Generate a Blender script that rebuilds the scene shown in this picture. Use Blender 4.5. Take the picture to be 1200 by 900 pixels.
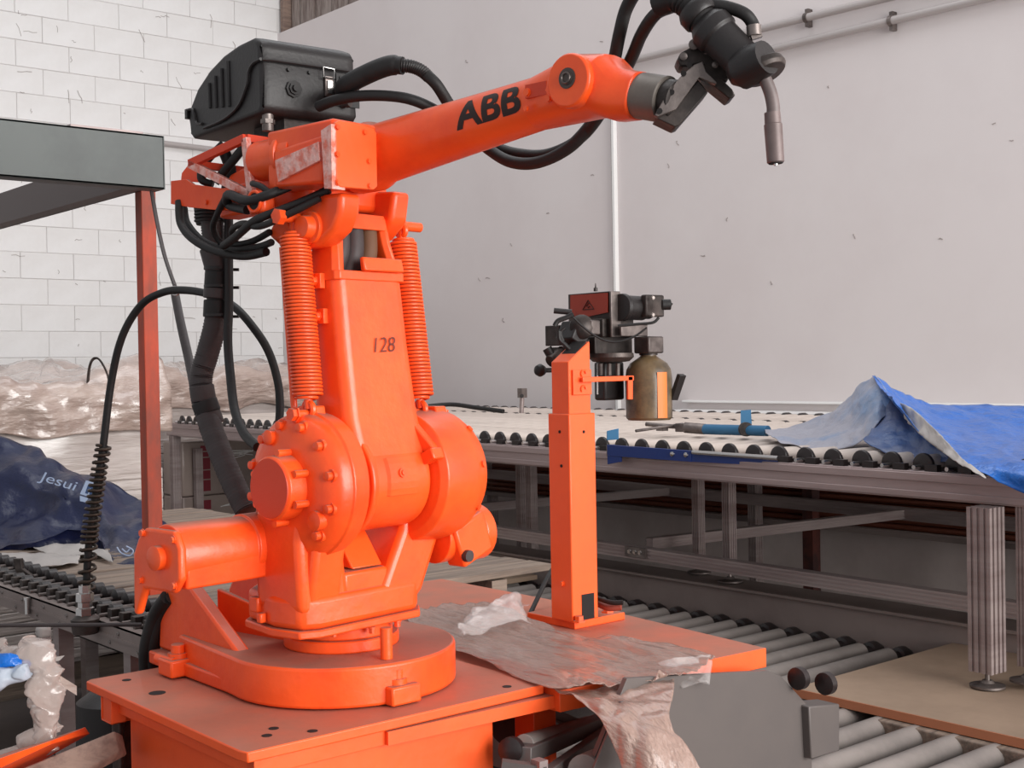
import bpy, bmesh, math, random
from mathutils import Vector, Matrix, noise
from math import sin, cos, pi, radians, atan, atan2, sqrt
random.seed(7)
for o in list(bpy.data.objects): bpy.data.objects.remove(o)
S = bpy.context.scene
# ------------------------------------------------------------------ camera
FPX = 1500.0; HEAD = radians(40.3); PITCH = -atan(20/1500); ROLL = radians(1.0)
CAM = Vector((0, 0, 1.5))
FW = Vector((sin(HEAD)*cos(PITCH), cos(HEAD)*cos(PITCH), sin(PITCH)))
_rt = Vector((cos(HEAD), -sin(HEAD), 0)); _up = _rt.cross(FW)
RT = _rt*cos(ROLL) - _up*sin(ROLL); UP = _up*cos(ROLL) + _rt*sin(ROLL)
cd = bpy.data.cameras.new('camera'); co = bpy.data.objects.new('camera', cd); S.collection.objects.link(co)
cd.sensor_width = 36; cd.lens = FPX/1200*36; cd.clip_start = .05
m = Matrix((RT, UP, -FW)).transposed().to_4x4(); m.translation = CAM; co.matrix_world = m
S.camera = co
# ------------------------------------------------------------------ light
S.view_settings.view_transform = 'Standard'; S.view_settings.look = 'None'
S.view_settings.gamma = 1; S.view_settings.exposure = 0.0
w = bpy.data.worlds.new('daylight'); S.world = w; w.use_nodes = True
w.node_tree.nodes['Background'].inputs[0].default_value = (.96, .97, 1, 1)
w.node_tree.nodes['Background'].inputs[1].default_value = .54
def area(name, loc, target, size, sy, power, col=(1, 1, 1)):
    l = bpy.data.lights.new(name, 'AREA'); l.shape = 'RECTANGLE'; l.size = size; l.size_y = sy; l.energy = power; l.color = col
    o = bpy.data.objects.new(name, l); S.collection.objects.link(o); o.location = loc
    o.rotation_euler = (Vector(target)-Vector(loc)).to_track_quat('-Z', 'Y').to_euler()
area('unseen_side_light', (3.0, -6.0, 2.7), (3.2, 6, 1.5), 5.5, 4.6, 1000, (1, .985, .96))  # unseen source; door shape made up so light reaches under the table
area('overhead_fill', (3.5, 4.5, 8.5), (3.2, 4.5, 0), 4, 8, 260, (.97, .98, 1))  # added overhead fill for the upward faces, no roof window in view
# ------------------------------------------------------------------ helpers
def ray(px, py): return FW*FPX + RT*(px-600) - UP*(py-450)
def on(px, py, n, c):
    d = ray(px, py); n = Vector(n); return CAM + d*((c-CAM.dot(n))/d.dot(n))
def onX(px, py, c): return on(px, py, (1, 0, 0), c)
def onY(px, py, c): return on(px, py, (0, 1, 0), c)
def onZ(px, py, c): return on(px, py, (0, 0, 1), c)
def at(px, py, d): return CAM + ray(px, py)*(d/FPX)
RO = Vector((1.356, 2.128, .89)); _a = radians(8)
RF = Vector((sin(_a), -cos(_a), 0)); RS = Vector((-cos(_a), -sin(_a), 0))
ROB = Matrix(((RF.x, RS.x, 0, RO.x), (RF.y, RS.y, 0, RO.y), (0, 0, 1, RO.z), (0, 0, 0, 1)))
ROBI = ROB.inverted()
def L(p): return ROBI @ p
def rs(px, py, s): return L(on(px, py, RS, s+RO.dot(RS)))
def rf(px, py, f): return L(on(px, py, RF, f+RO.dot(RF)))
def rat(px, py, d): return L(at(px, py, d))
OFF = {}
def lin(c): return tuple(((v/255)/12.92 if v/255 <= .04045 else ((v/255+.055)/1.055)**2.4) for v in c)
class B:
    def __init__(s, M=None): s.bm = bmesh.new(); s.M = M or Matrix()
    def v(s, p): return s.bm.verts.new(s.M @ Vector(p))
    def f(s, vs):
        try: return s.bm.faces.new(vs)
        except ValueError: return None
    def hexa(s, c):
        v = [s.v(p) for p in c]
        for q in ((0, 3, 2, 1), (4, 5, 6, 7), (0, 1, 5, 4), (1, 2, 6, 5), (2, 3, 7, 6), (3, 0, 4, 7)): s.f([v[i] for i in q])
        return s
    def box(s, c, d, rot=None):
        c = Vector(c); x, y, z = d[0]/2, d[1]/2, d[2]/2
        pts = [(-x, -y, -z), (x, -y, -z), (x, y, -z), (-x, y, -z), (-x, -y, z), (x, -y, z), (x, y, z), (-x, y, z)]
        return s.hexa([c+((rot @ Vector(p)) if rot else Vector(p)) for p in pts])
    def bx(s, a, b): # two corners
        a = Vector(a); b = Vector(b); return s.box((a+b)/2, [abs(b[i]-a[i]) for i in range(3)])
    def bar(s, a, b, wd, th, up=(0, 0, 1)):
        a = Vector(a); b = Vector(b); d = b-a; l = d.length; x = d.normalized(); u = Vector(up)
        y = u.cross(x).normalized(); z = x.cross(y)
        return s.box((a+b)/2, (l, wd, th), Matrix((x, y, z)).transposed())
    def ring(s, c, x, y, r, n): return [s.v(c+x*(r*cos(2*pi*i/n))+y*(r*sin(2*pi*i/n))) for i in range(n)]
    def lathe(s, a, b, prof, n=32, cap=True):
        """profile of (distance along a->b, radius)"""
        a = Vector(a); z = (Vector(b)-a).normalized(); x = z.orthogonal().normalized(); y = z.cross(x); pr = None
        for i, (d, r) in enumerate(prof):
            rg = s.ring(a+z*d, x, y, max(r, 1e-4), n)
            if pr:
                for k in range(n): s.f([pr[k], pr[(k+1) % n], rg[(k+1) % n], rg[k]])
            elif cap: s.f(rg[::-1])
            pr = rg
        if cap: s.f(pr)
        return s
    def cyl(s, a, b, r, r2=None, n=24):
        l = (Vector(b)-Vector(a)).length; return s.lathe(a, b, [(0, r), (l, r if r2 is None else r2)], n)
    def hexbolt(s, p, d, r=.008, h=.008, n=6):
        p = Vector(p); d = Vector(d).normalized(); return s.lathe(p, p+d, [(0, r*1.3), (h*.25, r*1.3), (h*.25, r), (h, r)], n)
    def tube(s, pts, r, n=8, sub=6, closed=False, rfun=None, flat=1.0):
        pts = [Vector(p) for p in pts]; P = spline(pts, sub, closed) if sub > 1 else pts
        N = len(P); prev = None; first = None; u = None
        for i, p in enumerate(P):
            t = (P[(i+1) % N]-P[i-1]) if closed else (P[min(i+1, N-1)]-P[max(i-1, 0)])
            t.normalize()
            if u is None: u = t.orthogonal().normalized()
            u = (u-t*u.dot(t)).normalized(); w_ = t.cross(u)
            rr = rfun(i/(N-1)) if rfun else r
            rg = [s.v(p+u*(rr*cos(2*pi*k/n))+w_*(rr*flat*sin(2*pi*k/n))) for k in range(n)]
            if prev:
                for k in range(n): s.f([prev[k], prev[(k+1) % n], rg[(k+1) % n], rg[k]])
            else: first = rg
            prev = rg
        if closed:
            for k in range(n): s.f([prev[k], prev[(k+1) % n], first[(k+1) % n], first[k]])
        else: s.f(first[::-1]); s.f(prev)
        return s
    def prism(s, poly, vec):
        """3D polygon swept along vec"""
        v = Vector(vec); a = [s.v(p) for p in poly]; b = [s.v(Vector(p)+v) for p in poly]; n = len(a)
        s.f(a[::-1]); s.f(b)
        for i in range(n): s.f([a[i], a[(i+1) % n], b[(i+1) % n], b[i]])
        return s
def spline(P, sub, closed=False):
    out = []; n = len(P)
    rng = range(n) if closed else range(n-1)
    for i in rng:
        p0 = P[(i-1) % n] if closed else P[max(i-1, 0)]; p1 = P[i]; p2 = P[(i+1) % n]; p3 = P[(i+2) % n] if closed else P[min(i+2, n-1)]
        for k in range(sub):
            t = k/sub; out.append(.5*((2*p1)+(p2-p0)*t+(2*p0-5*p1+4*p2-p3)*t*t+(3*p1-p0-3*p2+p3)*t**3))
    if not closed: out.append(P[-1].copy())
    return out
def link(name, me, mat, parent=None, org=None):
    o = bpy.data.objects.new(name, me); S.collection.objects.link(o)
    if mat: me.materials.append(mat)
    if parent: o.parent = parent; OFF[o.name] = OFF[parent.name]
    else: OFF[o.name] = org; o.location = org
    return o
def build(b, name, mat, parent=None, bev=0, seg=2, smooth=True, ang=38, label=None, wn=False):
    bm = b.bm; bmesh.ops.recalc_face_normals(bm, faces=bm.faces)
    if parent: org = OFF[parent.name]
    else:
        c = [v.co for v in bm.verts]; lo = Vector([min(p[i] for p in c) for i in range(3)]); hi = Vector([max(p[i] for p in c) for i in range(3)])
        org = Vector(((lo.x+hi.x)/2, (lo.y+hi.y)/2, lo.z))
    for v in bm.verts: v.co -= org
    me = bpy.data.meshes.new(name); bm.to_mesh(me); bm.free()
    if smooth:
        me.shade_smooth(); me.set_sharp_from_angle(angle=radians(ang))
    o = link(name, me, mat, parent, org)
    if bev:
        md = o.modifiers.new('bevel', 'BEVEL'); md.width = bev; md.segments = seg; md.limit_method = 'ANGLE'; md.angle_limit = radians(32)
    if label: o['label'] = label
    return o
def tag(o, label, cat, group=None, kind=None):
    if label: o['label'] = label
    if cat: o['category'] = cat
    if group: o['group'] = group
    if kind: o['kind'] = kind
    return o
def struct(o): o['kind'] = 'structure'; return o
def thing(name, label, cat, loc, group=None):
    o = bpy.data.objects.new(name, None); S.collection.objects.link(o); o.location = loc; OFF[o.name] = Vector(loc); o.empty_display_size = .1
    return tag(o, label, cat, group)
def copy_part(src, parent, delta=(0, 0, 0)):
    c = src.copy(); S.collection.objects.link(c); c.parent = parent; c.location = src.location+Vector(delta); OFF[c.name] = OFF[src.name]+Vector(delta); return c
# ------------------------------------------------------------------ materials
def mat(name, col, rough=.5, metal=0, bump=0, bscale=30, var=0, vscale=6, col2=None, spec=.5, dust=0, trans=0, coat=0, stretch=None, alpha=1, dustcol=(178, 112, 92), thr=(.42, .62), bdist=.004):
    M = bpy.data.materials.new(name); M.use_nodes = True; nt = M.node_tree; N = nt.nodes; K = nt.links; P = N['Principled BSDF']
    P.inputs['Roughness'].default_value = rough; P.inputs['Metallic'].default_value = metal; P.inputs['Specular IOR Level'].default_value = spec
    P.inputs['Coat Weight'].default_value = coat; P.inputs['Coat Roughness'].default_value = .12
    P.inputs['Alpha'].default_value = alpha
    if trans: P.inputs['Transmission Weight'].default_value = trans
    tc = N.new('ShaderNodeTexCoord'); mp = N.new('ShaderNodeMapping'); K.new(tc.outputs['Object'], mp.inputs[0])
    if stretch: mp.inputs['Scale'].default_value = stretch
    c = lin(col)+(1,); P.inputs['Base Color'].default_value = c; src = None
    if col2:
        nz = N.new('ShaderNodeTexNoise'); nz.inputs['Scale'].default_value = vscale; nz.inputs['Detail'].default_value = 7; nz.inputs['Roughness'].default_value = .65; K.new(mp.outputs[0], nz.inputs[0])
        rp = N.new('ShaderNodeValToRGB'); rp.color_ramp.elements[0].position = thr[0]; rp.color_ramp.elements[1].position = thr[1]
        rp.color_ramp.elements[0].color = c; rp.color_ramp.elements[1].color = lin(col2)+(1,)
        K.new(nz.outputs[0], rp.inputs[0]); src = rp.outputs[0]
    if dust:
        g = N.new('ShaderNodeNewGeometry'); sx = N.new('ShaderNodeSeparateXYZ'); K.new(g.outputs['Normal'], sx.inputs[0])
        mr = N.new('ShaderNodeMapRange'); mr.inputs[1].default_value = .8; mr.inputs[2].default_value = .97; mr.inputs[4].default_value = dust; K.new(sx.outputs['Z'], mr.inputs[0])
        n2 = N.new('ShaderNodeTexNoise'); n2.inputs['Scale'].default_value = 9; n2.inputs['Detail'].default_value = 6; K.new(tc.outputs['Object'], n2.inputs[0])
        mm = N.new('ShaderNodeMath'); mm.operation = 'MULTIPLY_ADD'; mm.inputs[1].default_value = .7; mm.inputs[2].default_value = .62; K.new(n2.outputs[0], mm.inputs[0])
        m2 = N.new('ShaderNodeMath'); m2.operation = 'MULTIPLY'; m2.use_clamp = True; K.new(mm.outputs[0], m2.inputs[0]); K.new(mr.outputs[0], m2.inputs[1])
        mx = N.new('ShaderNodeMix'); mx.data_type = 'RGBA'; K.new(m2.outputs[0], mx.inputs[0]); mx.inputs[6].default_value = c
        if src: K.new(src, mx.inputs[6])
        mx.inputs[7].default_value = lin(dustcol)+(1,); src = mx.outputs[2]
        r2 = N.new('ShaderNodeMapRange'); r2.inputs[3].default_value = rough; r2.inputs[4].default_value = .8; K.new(m2.outputs[0], r2.inputs[0]); K.new(r2.outputs[0], P.inputs['Roughness'])
    if src: K.new(src, P.inputs['Base Color'])
    if bump:
        n3 = N.new('ShaderNodeTexNoise'); n3.inputs['Scale'].default_value = bscale; n3.inputs['Detail'].default_value = 5; K.new(mp.outputs[0], n3.inputs[0])
        bp = N.new('ShaderNodeBump'); bp.inputs['Strength'].default_value = bump; bp.inputs['Distance'].default_value = bdist; K.new(n3.outputs[0], bp.inputs['Height']); K.new(bp.outputs[0], P.inputs['Normal'])
    return M
ORA = mat('orange_paint', (253, 91, 30), .38, bump=.25, bscale=45, dust=.95, coat=.12, col2=(242, 76, 25), vscale=5, dustcol=(160, 106, 88))
ORF = mat('orange_paint_fresh', (254, 97, 36), .45, bump=.15, bscale=45, dust=.9, coat=.1, col2=(246, 90, 34), vscale=4, dustcol=(168, 110, 90))
ORD = mat('orange_cap_paint', (214, 62, 26), .5, bump=.2, bscale=50)
RUSTO = mat('rusty_orange_post', (192, 64, 26), .6, bump=.3, bscale=30, col2=(120, 56, 40), vscale=5, stretch=(1, 1, .35))
BLK = mat('black_plastic', (30, 25, 25), .48, bump=.35, bscale=140, bdist=.0015)
RUB = mat('black_rubber', (22, 18, 18), .6, bump=.2, bscale=90)
RUBG = mat('worn_grey_rubber', (62, 54, 54), .6, bump=.3, bscale=60)
DRK = mat('dark_greasy_metal', (48, 42, 40), .48, metal=.5, bump=.4, bscale=35, col2=(84, 74, 70), vscale=8)
GRM = mat('worn_grey_metal', (128, 118, 114), .45, metal=.7, bump=.3, bscale=40, col2=(82, 74, 72), vscale=9)
STL = mat('bright_steel', (196, 192, 190), .25, metal=1)
ALU = mat('aluminium_profile', (160, 146, 143), .42, metal=.35, col2=(138, 122, 120), vscale=5, stretch=(.3, .3, 3))
RAIL = mat('rail_aluminium', (168, 150, 148), .45, metal=.25, col2=(150, 132, 130), vscale=3, stretch=(2, .3, 4))
GRN = mat('grey_green_paint', (92, 98, 96), .5, bump=.2, bscale=20, col2=(80, 85, 84), vscale=3)
ROLG = mat('grey_dusty_roller', (142, 133, 128), .55, metal=.0, col2=(122, 114, 110), vscale=4)
ROLC = mat('cream_roller', (210, 196, 186), .5, col2=(190, 176, 166), vscale=4)
WHL = mat('black_wheel', (36, 28, 28), .4, bump=.2, bscale=60)
PANL = mat('brown_grey_panel', (138, 124, 119), .55, metal=.0, col2=(124, 110, 106), vscale=2.5)
SHEET = mat('grey_sheet_metal', (100, 92, 89), .5, metal=.2, col2=(94, 87, 85), vscale=3)
WALLW = mat('white_painted_block', (228, 225, 223), .6, bump=.55, bscale=14, col2=(236, 234, 233), vscale=1.5, bdist=.006)
WALLR = mat('plaster_wall', (215, 207, 206), .8, bump=.2, bscale=5, col2=(211, 202, 201), vscale=.7, bdist=.01)
MORT = mat('mortar', (224, 220, 218), .9)
SCAR = mat('wall_scar', (158, 148, 144), .9)
FLR = mat('dusty_concrete_floor', (84, 74, 70), .8, bump=.3, bscale=12, col2=(74, 66, 64), vscale=2)
WOOD = mat('weathered_plank', (142, 124, 110), .7, bump=.5, bscale=20, col2=(106, 92, 82), vscale=5, stretch=(.5, 6, 6))
WOODX = mat('greyish_timber', (142, 120, 108), .7, bump=.4, bscale=20, col2=(112, 92, 84), vscale=6, stretch=(.6, 6, 6))
PLY = mat('dusty_board', (158, 134, 114), .65, bump=.1, bscale=20, col2=(140, 118, 100), vscale=2)
PLYE = mat('board_edge', (170, 108, 76), .6)
BLU = mat('blue_bracket_paint', (22, 48, 112), .4, bump=.2, bscale=30)
BLUL = mat('light_blue_paint', (52, 110, 150), .45, metal=.2)
BTARP = mat('blue_tarp', (0, 96, 186), .3, bump=.9, bscale=26, spec=.6, bdist=.012)
BTARP2 = mat('grey_blue_sheet', (166, 166, 178), .4, bump=.9, bscale=24, col2=(116, 146, 184), vscale=3, bdist=.012, thr=(.5, .68))
NTARP = mat('navy_tarp', (10, 19, 56), .38, bump=.8, bscale=9, col2=(18, 27, 62), vscale=2, bdist=.02)
LTARP = mat('pale_tarp_underside', (170, 164, 160), .5, bump=.6, bscale=12, bdist=.01)
CARD = mat('wrapped_cardboard', (186, 166, 156), .24, bump=1, bscale=9, col2=(160, 138, 128), vscale=3, coat=.9, stretch=(1, 1, 3), bdist=.02, spec=.7)
CARDL = mat('wrapped_pale_stack', (200, 188, 182), .3, bump=.55, bscale=8, col2=(178, 164, 158), vscale=2.5, coat=.8, stretch=(.6, .6, 6), bdist=.015, spec=.7)
REDT = mat('dark_red_tape', (120, 24, 40), .4)
INK = mat('black_ink', (34, 16, 12), .6)
MARK = mat('marker_ink', (96, 32, 14), .6)
WHT = mat('white_paint', (232, 230, 228), .45)
PIPE = mat('painted_pipe', (178, 170, 168), .4, metal=.2)
SHEEN = mat('pink_sheen_paint', (236, 178, 168), .3, bump=.8, bscale=120, coat=1, col2=(222, 96, 66), vscale=45)  # pinkish gloss reflection painted as colour on cover and flange; struts share it
REDP = mat('worn_red_panel', (158, 52, 30), .5, col2=(84, 36, 28), vscale=10, thr=(.5, .7))
BOTL = mat('stained_bottle', (112, 92, 66), .35, col2=(66, 56, 44), vscale=10, bump=.3, bscale=30)
STRI = mat('orange_band', (226, 116, 40), .5)
RUST = mat('rusty_bar', (92, 46, 38), .7, metal=.2, col2=(58, 34, 32), vscale=8)
CHIP = mat('yellow_label', (204, 150, 50), .5)
LOGO = mat('pale_print', (150, 164, 190), .5)
LOGOD = mat('print_ink_navy', (40, 62, 100), .5)
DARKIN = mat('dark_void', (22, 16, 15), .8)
def film_mat(name, col, fac, stretch=(1, 1, 1)):
    M = mat(name, col, .22, bump=1, bscale=22, stretch=stretch, spec=.8, coat=.6, bdist=.008); nt = M.node_tree; N = nt.nodes; K = nt.links
    P = N['Principled BSDF']; T = N.new('ShaderNodeBsdfTransparent'); X = N.new('ShaderNodeMixShader'); X.inputs[0].default_value = fac
    K.new(T.outputs[0], X.inputs[1]); K.new(P.outputs[0], X.inputs[2]); K.new(X.outputs[0], N['Material Output'].inputs[0]); return M
FILM = film_mat('dusty_stretch_film', (186, 154, 140), .68, (7, 1, 4))
CLEAR = film_mat('clear_stretch_film', (222, 214, 211), .24)
GREYF = film_mat('crumpled_grey_film', (196, 180, 172), .55)
def drape(name, grid, mt, parent=None, su=8, sv=8, amp=.01, nsc=6, thick=.0015, aniso=(1, 1, 1), seed=0, label=None):
    """cloth through a net of points, wrinkled along its normal"""
    rows = [spline([Vector(p) for p in r], su) for r in grid]
    cols = list(zip(*rows)); cols = [spline(list(c), sv) for c in cols]
    n = len(cols); mm = len(cols[0]); bm = bmesh.new()
    V = [[bm.verts.new(cols[i][j]) for j in range(mm)] for i in range(n)]
    for i in range(n-1):
        for j in range(mm-1): bm.faces.new((V[i][j], V[i+1][j], V[i+1][j+1], V[i][j+1]))
    bm.normal_update(); sd = Vector((seed*3.1, seed*1.7, seed))
    mv = []
    for v in bm.verts:
        q = Vector((v.co.x*aniso[0], v.co.y*aniso[1], v.co.z*aniso[2]))*nsc+sd
        k = 1-abs(noise.noise(q))*2.2+.6*(1-abs(noise.noise(q*2.3))*2)+.3*noise.noise(q*5)
        mv.append(v.normal*k*amp)
    for v, d in zip(bm.verts, mv): v.co += d
    b = B(); b.bm.free(); b.bm = bm
    o = build(b, name, mt, parent, ang=75, label=label)
    sd_ = o.modifiers.new('thickness', 'SOLIDIFY'); sd_.thickness = thick; sd_.offset = 0
    return o
def text_mesh(txt, size, bold=0.0, shear=0, ext=0):
    cu = bpy.data.curves.new('t', 'FONT'); cu.body = txt; cu.size = size; cu.offset = bold; cu.shear = shear; cu.resolution_u = 5
    cu.align_x = 'CENTER'; cu.align_y = 'CENTER'
    o = bpy.data.objects.new('t', cu); S.collection.objects.link(o); bpy.context.view_layer.update()
    me = bpy.data.meshes.new_from_object(o.evaluated_get(bpy.context.evaluated_depsgraph_get())); bpy.data.objects.remove(o); return me
def put_text(name, txt, size, fn, mt, parent, bold=0, shear=0, label=None):
    me = text_mesh(txt, size, bold, shear); bm = bmesh.new(); bm.from_mesh(me)
    bmesh.ops.triangulate(bm, faces=bm.faces)
    bmesh.ops.subdivide_edges(bm, edges=bm.edges, cuts=6, use_grid_fill=True)
    for v in bm.verts: v.co = fn(v.co.x, v.co.y)
    b = B(); b.bm.free(); b.bm = bm; me.name = name
    return build(b, name, mt, parent, smooth=False, label=label)
# ================================================================== SETTING
WX = 6.4; WY = 11.0
b = B(); b.bx((-2, -5, -.1), (WX+.3, WY+.3, 0)); struct(build(b, 'floor', FLR, smooth=False))
# left wall of painted blocks, running along X
wl = B(); wl.bx((-2, WY+.0, 0), (WX+.15, WY+.25, 6.2)); wl = struct(build(wl, 'wall_left', MORT, smooth=False))
bw, bh = .46, .225
b = B(); b.box((0, 0, 0), (bw-.0035, .06, bh-.0035)); 
bmesh.ops.bevel(b.bm, geom=b.bm.edges[:], offset=.0035, segments=1, affect='EDGES')
bm = b.bm; me = bpy.data.meshes.new('block'); bm.to_mesh(me); bm.free(); me.materials.append(WALLW)
rw = 0; z = .3
while z < 5.4:
    x = WX-.23+(bw/2 if rw % 2 else 0)
    while x > 2.3:
        if x < WX+.05:
            o = bpy.data.objects.new('block', me); S.collection.objects.link(o); o.parent = wl
            o.location = Vector((x, WY+.02+random.uniform(-.002, .002), z+bh/2))-OFF[wl.name]
            o.rotation_euler = (random.uniform(-.003, .003), 0, random.uniform(-.003, .003))
        x -= bw
    z += bh; rw += 1
b = B(); b.bx((-2, WY-.01, 0), (2.28, WY+.05, 6.2)); b.bx((-2, WY-.01, 5.4), (WX, WY+.05, 6.2)); b.bx((-2, WY-.01, 0), (WX, WY+.05, .3)); build(b, 'plaster', WALLW, wl, smooth=False)
# chips and cracks on the blocks
def scars(lst, wall, fn, name='scar'):
    b = B()
    for (x, y, l, a) in lst:
        p = [fn(x+l*t*cos(a)+random.uniform(-1.2, 1.2), y+l*t*sin(a)+random.uniform(-1.2, 1.2)) for t in (0, .3, .65, 1)]
        b.tube(p, .0024, 4, 1)
    o = build(b, name, SCAR, wall, smooth=False); o['kind'] = 'stuff'
L1 = []
for i in range(60):
    x = random.uniform(3, 330); y = random.uniform(3, 420); L1.append((x, y, random.choice((3, 5, 8, 16)), random.choice((.08, .05, 1.5, 1.2, .1))))
scars(L1, wl, lambda x, y: onY(x, y, WY-.012))
# right wall, plastered, with boarded opening high in the corner
zo = onX(380, 17, WX).z
wr = B(); wr.bx((WX, -5, 0), (WX+.25, WY+.25, zo)); wr.bx((WX, -5, zo), (WX+.25, 7.4, 6.2)); wr.bx((WX, 7.4, 5.9), (WX+.25, WY+.25, 6.2))
wr = struct(build(wr, 'wall_right', WALLR, smooth=False))
scars([(x+random.uniform(-4, 4), y, 4, random.choice((0, 1.3))) for x, y in ((545, 70), (602, 285), (560, 325), (573, 326), (790, 165), (850, 255), (700, 48), (690, 205), (970, 100), (1165, 145), (1180, 165), (820, 300), (785, 192), (1100, 280), (1000, 275), (640, 250), (900, 330), (587, 374))], wr, lambda x, y: onX(x, y, WX-.002))
y = WY-.12; k = 0
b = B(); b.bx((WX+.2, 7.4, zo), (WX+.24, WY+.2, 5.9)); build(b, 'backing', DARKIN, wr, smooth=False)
WOODP = mat('grey_brown_louver_plank', (150, 138, 132), .8, col2=(112, 96, 90), vscale=9, stretch=(3, 3, .4))
while y > 7.4:
    b = B(); b.bx((WX+.10+(.015 if k % 2 else 0), y-.125, zo+.01), (WX+.13+(.015 if k % 2 else 0), y, 5.89)); build(b, 'plank', WOODP, wr, smooth=False); y -= .14; k += 1
b = B(); b.bx((WX+.02, WY-.10, zo), (WX+.16, WY-.04, 5.9)); build(b, 'wooden_jamb', WOODX, wr, bev=.004)
# pipes along the right wall
def wall_pipe(name, lab, p, q, r, n=12, clips=()):
    p = onX(*p, WX-.045); q = onX(*q, WX-.045); d = q-p
    t = thing(name, lab, 'pipe', p+d/2)
    b = B(); b.cyl(p-d*.02, q+d*.8, r, n=n); build(b, 'tube', PIPE, t)
    for c in clips:
        a = p+d*c; b = B(); b.lathe(a-d.normalized()*.012, a, [(0, r*1.25), (.024, r*1.25)], 12); b.bx(a+Vector((0, -.012, -r*2.2)), a+Vector((.042, .012, r*2.2))); build(b, 'clip', GRM, t)
wall_pipe('conduit_pipe', 'upper of the two slanting grey pipes on the right wall', (640, 96), (1045, -4), .024, clips=(.8,))
wall_pipe('conduit_pipe', 'lower of the two slanting grey pipes on the right wall', (870, 66), (1150, -1), .024, clips=(.66,))
t = thing('cable_duct', 'white vertical duct on the right wall behind the robot arm', 'duct', onX(733, 345, WX-.02))
a = onX(721, 120, WX); c = onX(733, 400, WX); ym = (a.y+c.y)/2
b = B(); b.bx((WX-.035, a.y-.012, a.z), (WX, a.y+.014, 1.0)); build(b, 'body', WHT, t, bev=.003)
b = B(); b.bx((WX-.02, a.y+.014, a.z), (WX, a.y+.03, 1.0)); build(b, 'edge_strip', GRM, t)
p = onY(188, 170, WY-.04)
b = B(); b.cyl((2.6, WY-.04, p.z+.06), (WX-.06, WY-.04, p.z-.0), .026, n=12); tag(build(b, 'water_pipe', PIPE), 'grey horizontal pipe on the white block wall behind the case', 'pipe')
# low ledge and cable tray along the foot of the right wall
b = B(); b.bx((WX-.30, -.5, .98), (WX, 5.75, 1.17)); o = struct(build(b, 'trim_1', mat('ledge_grey', (176, 164, 160), .6, col2=(160, 148, 144), vscale=2), bev=.006))
b = B(); b.bx((WX-.30, -.5, 1.17), (WX, 5.75, 1.20)); b.bx((WX-.05, -.5, 1.245), (WX, 5.75, 1.26)); o = struct(build(b, 'trim_2', WHT, bev=.004))
LOWW = mat('lower_wall_paint', (206, 192, 187), .8, col2=(190, 175, 170), vscale=1.5)
b = B(); b.bx((WX-.02, -.5, .0), (WX, WY, .98)); o = struct(build(b, 'trim_3', LOWW, smooth=False))
# ================================================================== UPPER ROLLER TABLE (right)
TA = atan(.06); TO = Vector((3.50, 1.9, 0))
TM = Matrix.Translation(TO) @ Matrix.Rotation(-TA, 4, 'Z')      # local x: away to the wall, local y: along the line
tb = thing('roller_table', 'long aluminium roller table with cream rollers along the right wall', 'conveyor', (4.6, 4.6, 0))
Y0, Y1, TW = -1.3, 6.33, 2.3
def tpart(b, n, m_, **k): return build(b, n, m_, tb, **k)
def profile(b, a, c, wd=.08, slots=True):
    """aluminium profile: core with ribs standing proud so the grooves read"""
    a = Vector(a); c = Vector(c); d = (c-a).normalized(); up = Vector((0, 0, 1)) if abs(d.z) < .9 else Vector((0, 1, 0))
    y = up.cross(d).normalized(); z = d.cross(y)
    b.bar(a, c, wd*.86, wd*.86, up)
    for sx in (-1, 1):
        for k in (-.42, -.15, .15, .42):
            b.bar(a+y*(sx*wd*.46)+z*(k*wd), c+y*(sx*wd*.46)+z*(k*wd), wd*.09, wd*.15, up)
            b.bar(a+z*(sx*wd*.46)+y*(k*wd), c+z*(sx*wd*.46)+y*(k*wd), wd*.15, wd*.09, up)
b = B(TM); b.bx((0, Y0, 1.07), (.05, Y1, 1.155)); b.bx((-.006, Y0, 1.075), (.0, Y1, 1.095)); b.bx((-.006, Y0, 1.125), (.0, Y1, 1.15)); tpart(b, 'front_rail', RAIL, bev=.002)
b = B(TM); b.bx((TW, Y0, 1.09), (TW+.05, Y1, 1.175)); tpart(b, 'back_rail', RAIL, bev=.002)
b = B(TM); b.bx((0, Y1, 1.07), (TW+.05, Y1+.05, 1.155)); tpart(b, 'end_rail', RAIL, bev=.002)
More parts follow.
